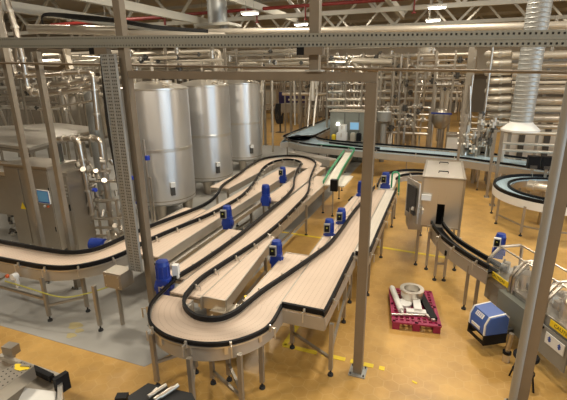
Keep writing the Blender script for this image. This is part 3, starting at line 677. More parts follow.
def text_mesh(name, body, size, m, parent, mtx, label=None):
    cu = bpy.data.curves.new(name, 'FONT'); cu.body = body; cu.size = size; cu.align_x = 'CENTER'; cu.align_y = 'CENTER'; cu.extrude = .001
    tmp = bpy.data.objects.new(name, cu); C.objects.link(tmp); dg = bpy.context.evaluated_depsgraph_get()
    me = bpy.data.meshes.new_from_object(tmp.evaluated_get(dg)); bpy.data.objects.remove(tmp)
    me.materials.clear(); me.materials.append(M[m]); o = bpy.data.objects.new(name, me); C.objects.link(o); o.parent = parent
    o.matrix_local = Matrix.Translation(-ORG[parent.as_pointer()]) @ mtx
    return o
FACE = (RM.to_4x4() @ Matrix.Rotation(PI / 2, 4, 'X'))
for x, zl in ((.42, .95), (1.86, .87)):
    lb = mbox(MB(), (x, -.06, zl), (.5, .012, .1)).build('caution_label', 'yellow', cm, 'yellow caution strip')
    text_mesh('lettering', 'CAUTION', .075, 'ink', lb, Matrix.Translation(Wm(x, -.067, zl)) @ FACE)
sg = mbox(MB(), (1.76, -.07, .62), (.34, .012, .17)).build('sign', 'white', cm, 'white sign with two blue arrows')
ar = MB()
for x in (1.67, 1.85):
    c = lambda u, v: Wm(x + u, -.078, .63 + v)
    ar.add([c(-.035, 0), c(0, .05), c(.035, 0)], [(0, 1, 2)]).add([c(-.013, -.045), c(.013, -.045), c(.013, .0), c(-.013, .0)], [(0, 1, 2, 3)]).add([c(-.035, -.01), c(.035, -.01), c(0, -.05)], [(0, 1, 2)])
ar.build('arrow', 'arrowblue', sg)
mbox(MB(), (.86, -.06, .55), (.62, .12, .52)).build('cabinet', 'greybox', cm)
mbox(MB(), (1.62, -.04, .52), (.7, .02, .46)).build('door', 'greypaint', cm)
mbox(MB(), (1.45, -.08, .72), (.14, .05, .03)).build('handle', 'black', cm)
g = MB()
for i in range(9):
    x = .12 + i * .3; y = .3 + .1 * math.sin(i * 2.1); r = .06 + .03 * ((i * 7) % 3)
    g.cyl(Wm(x, y, .9), Wm(x, y, 1.08 + .05 * (i % 3)), r, n=18)
g.build('starwheel', 'steel', cm)
g = MB()
for i in range(14):
    x = .1 + i * .2; y = .12 + .35 * ((i * 5) % 7) / 7
    mbox(g, (x, y, .98 + .03 * (i % 4)), (.07 + .02 * (i % 3), .09, .12)); g.cyl(Wm(x, y + .08, .9), Wm(x + .05, y + .1, 1.16), .018, n=8)
    g.cyl(Wm(x - .05, y, 1.05), Wm(x + .1, y + .14, 1.05), .02, n=8)
g.build('mechanism', 'steel', cm)
g = MB()
for i in range(8): mbox(g, (.2 + i * .33, .18 + .2 * (i % 2), 1.0), (.08, .08, .1))
g.build('actuator', 'darkmetal', cm)
g = MB().lathe([(.0, .03), (.17, .03), (.2, .0), (.2, -.04), (.13, -.05), (.13, -.16), (.0, -.16)], Wm(1.75, .22, 1.26), 24); g.build('reel', 'steel_light', cm)
motor(cm, Wm(-.3, .42, 1.02), th0 + .9, .82, boxcol='white')
# printer
pr = thing('inkjet_printer', 'blue and pale grey coding printer held low at the side of the labelling machine', 'printer', pz(487, 338, .3))
rp = th0 + .05; RP = Matrix.Rotation(rp, 3, 'Z'); OP = Vector((1.0, 6.52, .34))
def Wp(x, y, z): return OP + RP @ Vector((x, y, z))
def prof(mb, pts, y0, y1):   # side profile in local x-z extruded along local y
    n = len(pts); vs = [Wp(x, y0, z) for x, z in pts] + [Wp(x, y1, z) for x, z in pts]
    return mb.add(vs, [tuple(range(n)), tuple(range(n, 2 * n))[::-1]] + [(i, (i + 1) % n, n + (i + 1) % n, n + i) for i in range(n)])
def prof_y(mb, pts, x0, x1):
    n = len(pts); vs = [Wp(x0, y, z) for y, z in pts] + [Wp(x1, y, z) for y, z in pts]
    return mb.add(vs, [tuple(range(n)), tuple(range(n, 2 * n))[::-1]] + [(i, (i + 1) % n, n + (i + 1) % n, n + i) for i in range(n)])
body = [(-.2, .02), (-.2, .2), (-.14, .33), (.14, .36), (.2, .3), (.2, .02)]
prof_y(MB(), body, -.17, .17).build('body', 'printblue', pr)
for x0_, x1_, sgn in ((.17, .195, 1), (-.195, -.17, -1)):
    ec = prof_y(MB(), [(y * 1.03, z * 1.015 - .002) for y, z in body], x0_, x1_).build('end_cap', 'white', pr, 'pale grey end frame')
    prof_y(MB(), [(y * .93, .012 + z * .93) for y, z in body], *((.19, .215) if sgn > 0 else (-.215, -.19))).build('side_panel', 'printblue', ec)
lbp = [Wp(-.09, -.172 - .014, .245), Wp(.09, -.172 - .014, .245), Wp(.09, -.15, .31), Wp(-.09, -.15, .31)]
MB().add(lbp, [(0, 1, 2, 3)]).build('label_plate', 'white', pr)
g = MB()
for k in range(3):
    for j in range(4):
        u = -.07 + j * .038; f0 = .2 + k * .25
        P_ = lambda s, t: lbp[0].lerp(lbp[1], s).lerp(lbp[3].lerp(lbp[2], s), t) + RP @ Vector((0, -.003, .002))
        s0 = .1 + j * .21; g.add([P_(s0, f0), P_(s0 + .14, f0), P_(s0 + .14, f0 + .12), P_(s0, f0 + .12)], [(0, 1, 2, 3)])
g.build('print', 'arrowblue', pr)
MB().box(Wp(-.02, -.205, .08), (.2, .012, .05), rp).build('tray_slot', 'white', pr)
MB().box(Wp(0, 0, -.0), (.42, .4, .03), rp).box(Wp(-.19, 0, -.08), (.03, .4, .16), rp).box(Wp(.19, 0, -.08), (.03, .4, .16), rp).box(Wp(0, -.19, -.13), (.42, .02, .05), rp).box(Wp(0, .19, -.13), (.42, .02, .05), rp).build('bracket', 'black', pr)
MB().box(Wp(.1, .3, -.02), (.08, .3, .08), rp).build('mounting_arm', 'darkmetal', pr)
p = pz(505.5, 361, 0)
lg = MB().cyl(p + Vector((0, 0, .16)), p + Vector((.02, 0, .5)), .035, n=14).build('leg', 'steel', cm)
MB().lathe([(0, .003), (.055, .003), (.055, .14), (0, .14)], p, 20).build('foot_sleeve', 'steel_light', lg); MB().lathe([(.02, .14), (.062, .14), (.062, .18), (.02, .18)], p, 20).build('collar', 'black', lg)
p = pz(521, 384, 0); st = thing('stool', 'small round black stool behind the right column', 'stool', p)
MB().lathe([(0, .5), (.15, .5), (.165, .485), (.165, .46), (.15, .45), (0, .45)], p, 24).build('seat', 'black', st)
for k in range(4):
    t_ = PI / 4 + k * PI / 2
    MB().cyl(p + Vector((.09 * math.cos(t_), .09 * math.sin(t_), .455)), p + Vector((.19 * math.cos(t_), .19 * math.sin(t_), .002)), .013, n=8).build('leg', 'black', st)
MB().tube([p + Vector((.14 * math.cos(2 * PI * i / 16), .14 * math.sin(2 * PI * i / 16), .22)) for i in range(17)], .008, 6).build('footring', 'black', st)

# ------------------------------------------------------------------ pallet with parts
pc = (pz(397, 318, .15) + pz(388, 287, .15) + pz(445, 325, .15) + pz(427, 287, .15)) / 4 + Vector((.0, -.1, 0)); pa = math.radians(9.5)
RPa = Matrix.Rotation(pa, 3, 'Z')
def Wl(x, y, z): return Vector((pc.x, pc.y, 0)) + RPa @ Vector((x, y, z))
pl = thing('plastic_pallet', 'pink plastic pallet lying on the tiled floor', 'pallet', (pc.x, pc.y, 0))
d = MB()
for i in range(9): d.box(Wl(-.385 + i * .0963, 0, .14), (.035, 1.2, .03), pa)
for i in range(13): d.box(Wl(0, -.585 + i * .0975, .14), (.8, .03, .028), pa)
for y in (-.58, 0, .58): d.box(Wl(0, y, .14), (.8, .07, .031), pa)
for x in (-.385, 0, .385): d.box(Wl(x, 0, .14), (.06, 1.2, .031), pa)
d.build('deck', 'pink', pl)
for x in (-.34, 0, .34):
    for y in (-.53, 0, .53): MB().box(Wl(x, y, .063), (.12, .14, .126), pa).build('block', 'pink', pl)
t = thing('pipe_spool', 'round steel drum flange with arms lying on the pink pallet', 'machine part', Wl(-.02, .05, .156))
MB().lathe([(.15, 0), (.2, 0), (.2, .17), (.22, .17), (.22, .2), (.15, .2), (.15, 0)], Wl(-.02, .2, .2), 28).build('drum', 'steel_light', t)
MB().box(Wl(-.02, .2, .2), (.2, .2, .09), pa).box(Wl(.05, -.1, .24), (.13, .4, .06), pa).box(Wl(.02, -.28, .19), (.34, .12, .06), pa).build('bracket', 'white', t)
MB().lathe([(0, 0), (.13, 0), (.13, .06), (.1, .07), (0, .07)], Wl(-.16, -.02, .157), 18).build('hub', 'white', t)
single('roller', MB().cyl(Wl(-.36, .5, .21), Wl(-.24, -.3, .2), .055, n=16).cyl(Wl(-.37, .58, .21), Wl(-.22, -.38, .2), .02, n=10), 'white', 'white roller lying along the left side of the pink pallet', 'roller', Wl(-.3, .1, .156))
single('steel_rod', MB().cyl(Wl(-.42, -.42, .18), Wl(.16, -.34, .18), .02, n=10), 'steel_light', 'thin bright steel rod across the near end of the pink pallet', 'rod', Wl(-.1, -.4, .16))
single('belt_strip', MB().bar(Wl(.16, .38, .2), Wl(.3, -.46, .19), .12, .06), 'black', 'dark rubber strip lying along the right side of the pink pallet', 'strip', Wl(.24, 0, .157))
single('steel_lever', MB().bar(Wl(.08, -.2, .19), Wl(.3, -.5, .19), .05, .04), 'steel_light', 'short pale steel arm beside the dark strip on the pallet', 'bar', Wl(.2, -.3, .157))

# ------------------------------------------------------------------ tanks
def tank(a, b, label, R=.95, zb=.5, zt=3.92):
    t = thing('storage_tank', label, 'tank', (a, b, 0), 'stainless storage tanks')
    MB().lathe([(0, zb - .22), (R * .4, zb - .17), (R * .8, zb - .06), (R, zb + .06), (R, zt)], (a, b, 0), 56).build('shell', 'tank', t)
    MB().lathe([(R, zt), (R + .02, zt + .01), (R + .02, zt + .05), (R, zt + .06), (R * .75, zt + .15), (R * .35, zt + .24), (0, zt + .26)], (a, b, 0), 56).build('lid', 'steel_light', t)
    bd = MB()
    for z in (2.2,): bd.lathe([(R + .001, z - .05), (R + .006, z - .045), (R + .006, z + .045), (R + .001, z + .05)], (a, b, 0), 56)
    bd.build('weld_band', 'steel_light', t)
    bd = MB().lathe([(R + .001, zb + .14), (R + .005, zb + .145), (R + .005, zb + .165), (R + .001, zb + .17)], (a, b, 0), 56); bd.build('lower_band', 'frame', t)
    for k in range(4):
        th = math.radians(-52 + 90 * k - 12)
        c = Vector((a + .72 * R * math.cos(th), b + .72 * R * math.sin(th), 0))
        MB().cyl((c.x, c.y, .02), (c.x, c.y, zb + .0), .13, .2, 14).build('leg', 'steel', t)
    th = math.radians(-38); c = Vector((a + (R + .05) * math.cos(th), b + (R + .05) * math.sin(th), .98))
    g = MB().box(c, (.1, .12, .26), th).build('gauge', 'darkmetal', t); MB().box(c + Vector((.03, -.02, .2)), (.1, .14, .14), th).build('tag', 'white', t)
    m = MB().tube(rounded([Vector((a - .5, b - .2, zt + .1)), Vector((a - .5, b - .2, zt + .42)), Vector((a + .3, b - .2, zt + .42)), Vector((a + .3, b - .2, zt + .1))], .12), .035, 8)
    m.tube([Vector((a + .55, b - .4, zt + .08)), Vector((a + .75, b - .5, zt + .15)), Vector((a + .9, b - .5, zt + .12))], .03, 8).tube(rounded([Vector((a, b, zt + .25)), Vector((a, b, zt + .9)), Vector((a + .9, b, zt + .9))], .15), .05, 8)
    m.lathe([(0, .1), (.2, .1), (.2, 0)], (a + .35, b + .1, zt + .16), 16)
    m.build('top_fittings', 'lag', t)
    return t
tank(-8.22, 10.6, 'nearest of the three tall stainless tanks, behind the leftmost steel column', R=1.0)
tank(-8.35, 13.6, 'middle of the three tall stainless tanks')
tank(-8.85, 17.6, 'farthest of the three tall stainless tanks, beside the tan floor')
p = pb(152, 157, 9.5)
t = thing('standpipe', 'thin vertical pipe with small blue valve heads in front of the nearest tank', 'pipe', (p.x, 9.4, 0))
MB().cyl((p.x - .15, 9.4, .01), (p.x - .15, 9.4, 2.6), .03, n=10).cyl((p.x - .05, 9.4, .01), (p.x - .05, 9.4, 1.5), .03, n=10).cyl((p.x - .15, 9.4, 1.5), (p.x - .05, 9.4, 1.5), .025, n=8).build('pipe', 'pipe', t)
MB().cyl((p.x + .0, 9.3, p.z - .05), (p.x + .0, 9.3, p.z + .07), .07, n=12).build('valve_head', 'bluecap', t)

# ------------------------------------------------------------------ left process plant
cb = thing('control_cabinet', 'tall stainless control cabinet with touch screen behind the left conveyor', 'cabinet', (-9.4, 7.2, 0))
MB().box((-9.4, 7.3, 1.18), (1.5, .8, 2.1)).build('body', 'frame', cb)
MB().box((-9.4, 7.3, 2.25), (1.58, .9, .05)).build('top', 'steel', cb)
for x, w in ((-9.88, .5), (-9.12, .9)): MB().box((x, 6.89, 1.18), (w, .02, 1.98)).build('door', 'frame', cb)
MB().box((-8.7, 6.885, 1.7), (.03, .02, .12)).box((-8.7, 6.885, .7), (.03, .02, .12)).build('hinge', 'black', cb)
s1 = pb(43, 197, 6.85)
b_ = MB().box((s1.x, 6.868, s1.z), (.4, .03, .34)).build('screen_bezel', 'white', cb)
MB().box((s1.x, 6.85, s1.z + .01), (.34, .01, .27)).build('touch_screen', 'screendim', cb)
MB().box((s1.x, 6.852, s1.z - .0), (.37, .006, .31)).build('screen_frame', 'blue', cb)
for dx, m_ in ((-.02, 'white'), (.09, 'orange')):
    q = Vector((s1.x + dx, 6.88, s1.z - .24)); MB().cyl(q, q - Vector((0, .03, 0)), .03, n=12).build('button', m_, cb)
q = pb(23, 206, 6.86); MB().add([q + Vector((-.1, 0, -.08)), q + Vector((.1, 0, -.08)), q + Vector((0, 0, .1))], [(0, 1, 2)]).build('warning_label', 'yellow', cb)
for x, y in ((-10.05, 7), (-8.75, 7), (-10.05, 7.6), (-8.75, 7.6)): MB().box((x, y, .07), (.08, .08, .128)).build('leg', 'steel', cb)
q = pb(63, 158, 7.6)
t = thing('signal_lamp', 'dark signal post with a small green light behind the touch screen cabinet', 'lamp', (q.x, 7.55, 2.28))
MB().box((q.x, 7.5, 2.5), (.16, .1, .46)).build('housing', 'darkmetal', t); MB().box((q.x, 7.44, q.z), (.12, .02, .05)).build('light', 'lampgreen', t)
t = thing('electric_cabinet', 'narrow stainless cabinet to the right of the touch screen cabinet', 'cabinet', (-8.6, 7.4, 0))
MB().box((-8.55, 7.5, 1.05), (.3, .6, 2.05)).build('body', 'steel', t); MB().box((-8.55, 7.19, 1.1), (.27, .02, 1.8)).build('door', 'frame', t)
MB().box((-8.45, 7.17, 1.2), (.02, .02, .16)).build('handle', 'black', t)
lv = MB()
for k in range(4): lv.box((-8.55, 7.17, 1.5 + k * .09), (.2, .015, .03))
lv.build('louvre', 'steel_light', t)
t = thing('electric_cabinet', 'stainless cabinet with a tray top at the left edge of the view', 'cabinet', (-11, 7.5, 0))
MB().box((-11.3, 7.75, 1.3), (1.9, 1.0, 1.16)).build('body', 'frame', t)
MB().box((-11.3, 7.22, 1.9), (2.0, .06, .1)).box((-11.3, 8.28, 1.9), (2.0, .06, .1)).box((-10.33, 7.75, 1.9), (.06, 1.1, .1)).build('tray_rim', 'steel_light', t)
MB().box((-11.3, 7.24, 1.3), (1.6, .02, 1.0)).build('door', 'frame', t)
for x in (-12.1, -10.5):
    for y in (7.4, 8.1): MB().box((x, y, .36), (.08, .08, .72)).build('leg', 'frame', t)
# wide hood sheet
hd = thing('hood', 'wide shiny stainless hood sheet above the left cabinets', 'hood', (-12.5, 9, 0))
hp = [pz(29, 148, 2.45), pz(101, 128, 2.45), pz(58, 123, 2.45), pz(-30, 128, 2.45), pz(-45, 139, 2.45)]
MB().prism([(p.x, p.y) for p in hp], 2.38, 2.46).build('sheet', 'steel_light', hd)
for p in (hp[0], hp[1], hp[4]): MB().box((p.x - .25, p.y + .2, 1.19), (.08, .08, 2.38)).build('post', 'frame', hd)
MB().prism([(p.x * .97 - .4, p.y) for p in hp], 2.28, 2.36).build('lip', 'frame', hd)
t = thing('process_vessel', 'bulky stainless vessel with sloped shoulder behind the hood on the left', 'tank', (-21, 20.5, 0))
q = pb(85, 100, 20.5); MB().lathe([(0, .3), (1.1, .5), (1.3, .8), (1.3, 2.6), (.8, 3.3), (.8, 4.4), (0, 4.6)], (q.x, 20.5, 0), 40).build('shell', 'frame', t)
for k in range(3): MB().cyl((q.x + .9 * math.cos(k * 2.1), 20.5 + .9 * math.sin(k * 2.1), .01), (q.x + .9 * math.cos(k * 2.1), 20.5 + .9 * math.sin(k * 2.1), .62), .08, n=10).build('leg', 'steel', t)
t = thing('process_vessel', 'slim grey vertical vessel left of the perforated riser', 'tank', pb(93, 120, 11))
q = pb(93, 110, 11); MB().cyl((q.x, 11, .05), (q.x, 11, 4.3), .22, n=20).build('shell', 'galv', t); MB().cyl((q.x, 11, 0.006), (q.x, 11, .06), .3, n=20).build('base', 'steel', t)
# pipes at the left
def pipe_run(label, pts, r, m='pipe', fil=.15, name='process_pipe', fl=True, group=None, n=10):
    pts = [Vector(p) for p in pts]; t = thing(name, label, 'pipe', pts[0], group)
    MB().tube(pts, r, n, fillet=fil).build('pipe', m, t)
    if fl:
        for i in range(len(pts) - 1):
            a, b = pts[i], pts[i + 1]; d = (b - a)
            if d.length > r * 8:
                for f in (.3, .72): c = a + d * f; u = d.normalized(); MB().cyl(c - u * r * .35, c + u * r * .35, r * 1.45, n=12).build('clamp', 'steel_light', t)
    return t
pipe_run('thick steel pipe slanting down from the roof at the far left', [pb(2, -20, 8), pb(7, 0, 8), pb(18, 38, 8), pb(24, 66, 8), pb(28, 92, 8), pb(46, 93, 8)], .075, fil=.2)
pipe_run('thin steel pipe at the very left edge running down from the roof', [pb(-3, -10, 8), pb(1, 20, 8), pb(12, 62, 8), pb(16, 77, 8), pb(52, 74.5, 8), pb(92, 71.5, 8), pb(98, 130, 8)], .06, fil=.15)
pipe_run('fat silver pipe elbow beside the far left pipe', [pb(17, 46, 9.5), pb(19, 68, 9.5), pb(40, 70, 9.5)], .17, fil=.35, fl=False)
pipe_run('inverted U pipe dropping in front of the dark recess left of the riser', [pb(58, 139, 7.7), pb(78, 138, 7.7), pb(92, 210, 7.7), pb(92, 215, 7.7)], .065, fil=.2)
pipe_run('second inverted U pipe next to the perforated riser', [pb(72, 139, 8.0), pb(100, 138, 8.0), pb(113, 238, 8.0)], .07, fil=.2)
pipe_run('upper horizontal steel pipe behind the left posts', [pb(25, 88, 10), pb(60, 84, 10), pb(97, 79, 10)], .09)
pipe_run('lower horizontal steel pipe behind the left posts', [pb(48, 93, 10), pb(97, 87, 10)], .1)
pipe_run('thin handrail-like pipe sloping behind the left posts', [pb(38, 110, 10), pb(97, 100, 10)], .035, fl=False)
pipe_run('cream lagged pipe high behind the left posts', [pb(20, 67, 12), pb(97, 63, 12)], .12, 'lag')
pipe_run('second cream lagged pipe high behind the left posts', [pb(60, 57, 12.5), pb(135, 60, 12.5)], .08, 'lag')
rnd = random.Random(3)
vr = thing('valve_cluster', 'cluster of small pipes and blue capped valves between the cabinet and the riser', 'valves', pb(103, 230, 7.6))
g = MB(); w = MB(); k_ = MB()
for x, y0, y1 in ((84, 165, 250), (97, 185, 245), (105, 160, 240), (110, 190, 244), (119, 200, 240)):
    a, b = pb(x - 3, y0, 7.9), pb(x + 5, y1, 7.9); g.cyl(a, (a.x, a.y, max(.02, b.z)), .035, n=8)
for x0, x1, y in ((82, 122, 182), (85, 118, 201), (84, 125, 219), (88, 122, 228), (90, 116, 236), (80, 110, 172)):
    g.cyl(pb(x0, y, 7.8), pb(x1, y - 1, 7.8), .035, n=8)
for i in range(46):
    c = pb(rnd.uniform(78, 124), rnd.uniform(162, 240), 7.75 + rnd.uniform(-.1, .15)); r = rnd.uniform(.03, .07); w.cyl(c, c + Vector((rnd.uniform(-.1, .1), rnd.uniform(-.1, .1), rnd.uniform(.02, .16))), r, n=10); w.build('valve_body', 'steel', vr); w = MB()
g.build('pipe', 'pipe', vr)
for x, y in ((95, 190), (133, 178), (139, 203)):
    c = pb(x, y, 7.6); MB().cyl(c + Vector((-.05, 0, 0)), c + Vector((.05, -.02, .01)), .05, n=14).build('valve_cap', 'bluecap', vr)
pm = thing('pump', 'blue electric pump on the floor beside the valve cluster', 'pump', pb(97, 247, 6.7))
c = pb(99, 245, 6.6); c.z = max(c.z, .34)
MB().cyl(c + Vector((-.22, 0, 0)), c + Vector((.12, .05, 0)), .14, n=18).cyl(c + Vector((.12, .05, 0)), c + Vector((.18, .06, 0)), .1, n=14).build('motor', 'blue', pm)
MB().cyl(c + Vector((.18, .06, 0)), c + Vector((.3, .08, 0)), .13, n=18).cyl(c + Vector((.25, .07, .1)), c + Vector((.25, .07, .35)), .04, n=10).build('pump_head', 'steel_light', pm)
MB().box(c + Vector((0, .02, -.14 - (c.z - .15) / 2)), (.4, .2, max(.02, c.z - .15))).build('plinth', 'darkmetal', pm)
g = thing('valve_cluster', 'jumble of small bright fittings on the floor left of the touch screen cabinet', 'valves', pb(14, 230, 7.0)); w = MB(); d = MB()
for i in range(22):
    c = pb(rnd.uniform(6, 24), rnd.uniform(208, 244), 7.3 + rnd.uniform(-.1, .1)); e = c + Vector((rnd.uniform(-.15, .15), rnd.uniform(-.05, .05), rnd.uniform(-.12, .12)))
    MB().cyl(c, e, rnd.uniform(.02, .045), n=8).build('pipe' if i % 2 else 'valve', 'steel_light' if i % 2 else 'darkmetal', g)

# ------------------------------------------------------------------ foreground machines at the bottom
bm_ = thing('packing_machine', 'steel machine end with perforated plate and yellow stain at the bottom left corner', 'machine', (-4.6, 2.6, 0))
zt = .9
P1 = [pz(0, 355, zt), pz(60, 376, zt), pz(60, 430, zt), pz(-40, 430, zt), pz(-40, 352, zt)]
MB().prism([(p.x, p.y) for p in P1], .35, zt - .08).build('body', 'frame', bm_)
fr = MB()
for a_, b__ in ((P1[0], P1[1]), (P1[1], P1[2])): fr.bar(a_ + Vector((0, 0, -.02)), b__ + Vector((0, 0, -.02)), .05, .06)
fr.build('rim', 'steel_light', bm_)
MB().bar(pz(33, 369, zt + .01), pz(52, 378, zt + .01), .06, .08).build('bumper_strip', 'black', bm_)
MB().box(pz(62, 383, zt - .02), (.06, .16, .22), -.2).build('corner_block', 'black', bm_)
a_, b__, c_, d_ = pz(-20, 380, 1.12), pz(22, 361, 1.12), pz(34, 366, 1.12), pz(-8, 396, 1.12)
MB().add([a_, b__, c_, d_, a_ - Vector((0, 0, .16)), b__ - Vector((0, 0, .16)), c_ - Vector((0, 0, .16)), d_ - Vector((0, 0, .16))],
         [(0, 1, 2, 3), (4, 5, 6, 7), (0, 1, 5, 4), (1, 2, 6, 5), (2, 3, 7, 6), (3, 0, 4, 7)]).build('perforated_box', 'steel', bm_)
h_ = MB()
for i in range(9):
    for j in range(4):
        s_, t_ = (i + .5) / 9, (j + .5) / 4; c = a_.lerp(b__, s_).lerp(d_.lerp(c_, s_), t_); h_.cyl(c, c + Vector((0, 0, .002)), .009, n=8)
h_.build('perforation', 'dark', bm_)
c = a_.lerp(b__, .82).lerp(d_.lerp(c_, .82), .5)
MB().add([c + Vector((.1 * (1 + .3 * math.sin(3 * t)) * math.cos(t), .05 * math.sin(t), .004)) for t in [k * PI / 8 for k in range(16)]], [tuple(range(16))]).build('stain', 'yellow', bm_)
MB().bar(c + Vector((-.02, .02, .012)), c + Vector((.09, .05, .012)), .03, .015).build('scraper', 'frame', bm_)
MB().box(pz(11, 349, .98), (.16, .12, .12), .1).box(pz(11, 353, .9), (.06, .06, .14), .1).build('sensor_box', 'steel', bm_)
for x, y in ((P1[1].x - .1, P1[1].y - .12), (P1[0].x, P1[0].y - .1)): add_leg(bm_, x, y, .4, .06)
MB().prism([(p.x, p.y) for p in (pz(24, 384, zt), pz(55, 388, zt), pz(50, 430, zt), pz(0, 430, zt))], zt - .08, zt - .05).build('tray', 'white', bm_)
bk = thing('gripper_head', 'dark machine head with silver cylinders at the bottom edge', 'machine', (-3.0, 3.1, 0))
q = [pz(128, 396, .6), pz(148, 383, .6), pz(192, 393, .6), pz(205, 420, .6), pz(130, 425, .6)]
MB().prism([(p.x, p.y) for p in q], .36, .6).build('body', 'rubber', bk)
g = MB()
for px, py in ((158, 391), (164, 394), (170, 391)): c = pz(px, py, .64); g.cyl(c + Vector((-.05, -.12, 0)), c + Vector((.05, .1, .02)), .03, n=12)
g.build('cylinder', 'steel', bk)
MB().bar(pz(150, 395, .66), pz(157, 388, .66), .02, .02).build('rod', 'white', bk)
c = (q[0] + q[2] + q[3] + q[4]) / 4; MB().box((c.x, c.y, .18), (.2, .2, .355)).build('pedestal', 'darkmetal', bk)
c = pz(122, 398, .5); MB().box(c, (.14, .1, .08), .4).build('connector', 'black', bk)

# ------------------------------------------------------------------ control cabinet across the hall
gx0, gx1 = pb(330, 130, 20.4).x, pb(370, 130, 20.4).x; gz1 = pb(345, 112, 20.4).z
t = thing('control_desk', 'grey-green control cabinet with a lit screen behind the blue belt', 'cabinet', ((gx0 + gx1) / 2, 20.8, 0))
MB().box(((gx0 + gx1) / 2, 20.9, gz1 / 2 + .05), (gx1 - gx0, 1.0, gz1 - .1)).build('body', 'greybox', t)
MB().box(((gx0 + gx1) / 2, 20.9, gz1 + .03), (gx1 - gx0 + .1, 1.1, .06)).build('top', 'lag', t)
for f_ in (.0, .36, .72): pass
sl = MB()
for f_ in (.37, .72): sl.box((gx0 + (gx1 - gx0) * f_, 20.39, gz1 / 2 + .05), (.02, .02, gz1 - .2))
sl.build('door_seam', 'dark', t)
c = pb(354.5, 126, 20.35); MB().box(c, (.5, .05, .42)).build('screen_bezel', 'greypaint', t); MB().box(c - Vector((0, .03, 0)), (.42, .01, .34)).build('screen', 'screen', t)
c = pb(338, 124, 20.36); MB().cyl(c, c - Vector((0, .05, 0)), .07, n=12).build('lamp', 'lamp', t)
tt = pb(342, 139.8, 19.9); ZT = tt.z - .02
for px, dz, s_, lb in ((342.5, .38, .34, 'upper white carton stacked beside the control cabinet screen'), (342, 0, .48, 'lower white carton under the upper one beside the control cabinet')):
    x = pb(px, 132, 19.9).x; t = thing('carton', lb, 'carton', (x, 19.9, ZT + dz), 'white cartons'); c = Vector((x, 19.9, ZT + dz + .19))
    MB().box(c, (s_, .34, .376)).build('body', 'white', t); MB().box(c + Vector((0, -.172, .08)), (.06, .006, .2)).build('tape', 'lag', t)
t = thing('side_table', 'low steel table carrying the white cartons behind the blue belt', 'table', (tt.x + .4, 19.9, 0))
MB().box((tt.x + .4, 19.9, ZT - .02), (2.4, .5, .04)).build('top', 'steel', t)
for dx in (-.7, 1.5):
    for dy in (-.2, .2): MB().box((tt.x + dx, 19.9 + dy, (ZT - .04) / 2), (.05, .05, ZT - .04)).build('leg', 'frame', t)
for px, m_, lb in ((334, 'yellow', 'small yellow pot on the table left of the white cartons'), (359, 'black', 'small black box on the table right of the white cartons'), (353, 'lag', 'small tan box on the table next to the white cartons')):
    c = Vector((pb(px, 134, 19.9).x, 19.9, ZT))
    single('container', MB().lathe([(0, .001), (.1, .001), (.13, .2), (.08, .27), (0, .27)], c, 14) if m_ == 'yellow' else MB().box(c + Vector((0, 0, .171)), (.22, .2, .34)).box(c + Vector((0, 0, .36)), (.16, .16, .05)), m_, lb, 'container', c)
q = pb(384, 118, 21); t = thing('hopper', 'pale grey cylindrical hopper on a narrow stem behind the middle column', 'hopper', (q.x, 21, 0))
MB().lathe([(0, 1.05), (.32, 1.05), (.34, 1.06), (.34, .62), (.15, .5), (.15, -1.3)], (q.x, 21, pb(384, 112, 21).z - 1.05), 24).build('body', 'greypaint', t)
MB().lathe([(0, .02), (.35, .02), (.35, .0)], (q.x, 21, pb(384, 112, 21).z), 24).build('lid', 'white', t)
MB().cyl((q.x, 21, .002), (q.x, 21, 1.2), .12, n=14).build('stem', 'greypaint', t)

# ------------------------------------------------------------------ spiral duct at the right
q0, q1 = pb(536, 0, 14), pb(520.5, 127, 14); zt_, zb_ = pb(538, -30, 14).z, q1.z
t = thing('spiral_duct', 'large vertical spiral-ribbed metal duct with a white flared mouth at the right', 'duct', (q1.x, 14, zb_))
MB().cyl((q1.x, 14, zb_), (q1.x, 14, ZC - .01), .3, n=32).build('duct', 'galv', t)
g = MB(); z = zb_ + .1
while z < 7.5:
    g.lathe([(.3, z - .02), (.309, z), (.3, z + .02)], (q1.x, 14, 0), 28); z += .12
g.build('rib', 'galv', t)
MB().lathe([(.305, .16), (.32, .12), (.52, -.06), (.52, -.11), (.26, -.1)], (q1.x, 14, zb_), 32).build('mouth', 'white', t)

# ------------------------------------------------------------------ right pipe rack
rk = thing('pipe_rack', 'tall rack of stacked horizontal steel pipes behind the spiral duct', 'pipe rack', (5, 17.5, 0))
ys = [56, 66, 76, 83, 90, 101, 109, 118, 126, 133]
for i, y in enumerate(ys):
    a = pb(512, y - .5, 18); r = (.13, .11, .16, .06, .17, .15, .12, .16, .1, .07)[i]
    MB().cyl((a.x, 18, a.z), (12, 18, a.z), r, n=14).build('pipe', 'pipe' if i % 3 else 'lag', rk)
for px, w_ in ((512, .12), (540, .1)):
    a = pb(px, 120, 18.35); MB().box((a.x, 18.35, 3.1), (w_, w_, 6.2)).build('post', 'frame', rk)
for x in (6.8, 10.5): MB().box((x, 18.35, 3.1), (.1, .1, 6.2)).build('post', 'frame', rk)
for y in (62, 112): a = pb(512, y, 18.35); MB().bar((a.x - .1, 18.355, a.z), (11.5, 18.355, a.z), .08, .12).build('rail', 'frame', rk)
mf = thing('pipe_manifold', 'stack of U-bent pale pipes left of the spiral duct', 'pipes', pb(495, 130, 18.2))
for i, y in enumerate((54, 63.5, 73, 81, 91, 99.5, 108, 116, 124)):
    a, b = pb(488 + (i % 2) * 2, y, 18.2), pb(511, y - 1, 18.2)
    MB().tube(rounded([b, a, a + Vector((0, .55, 0)), b + Vector((0, .55, 0))], .3), .115, 12).build('pipe', 'lag', mf)
    MB().cyl(a.lerp(b, .45), a.lerp(b, .58), .15, n=14).build('flange', 'steel_light', mf)
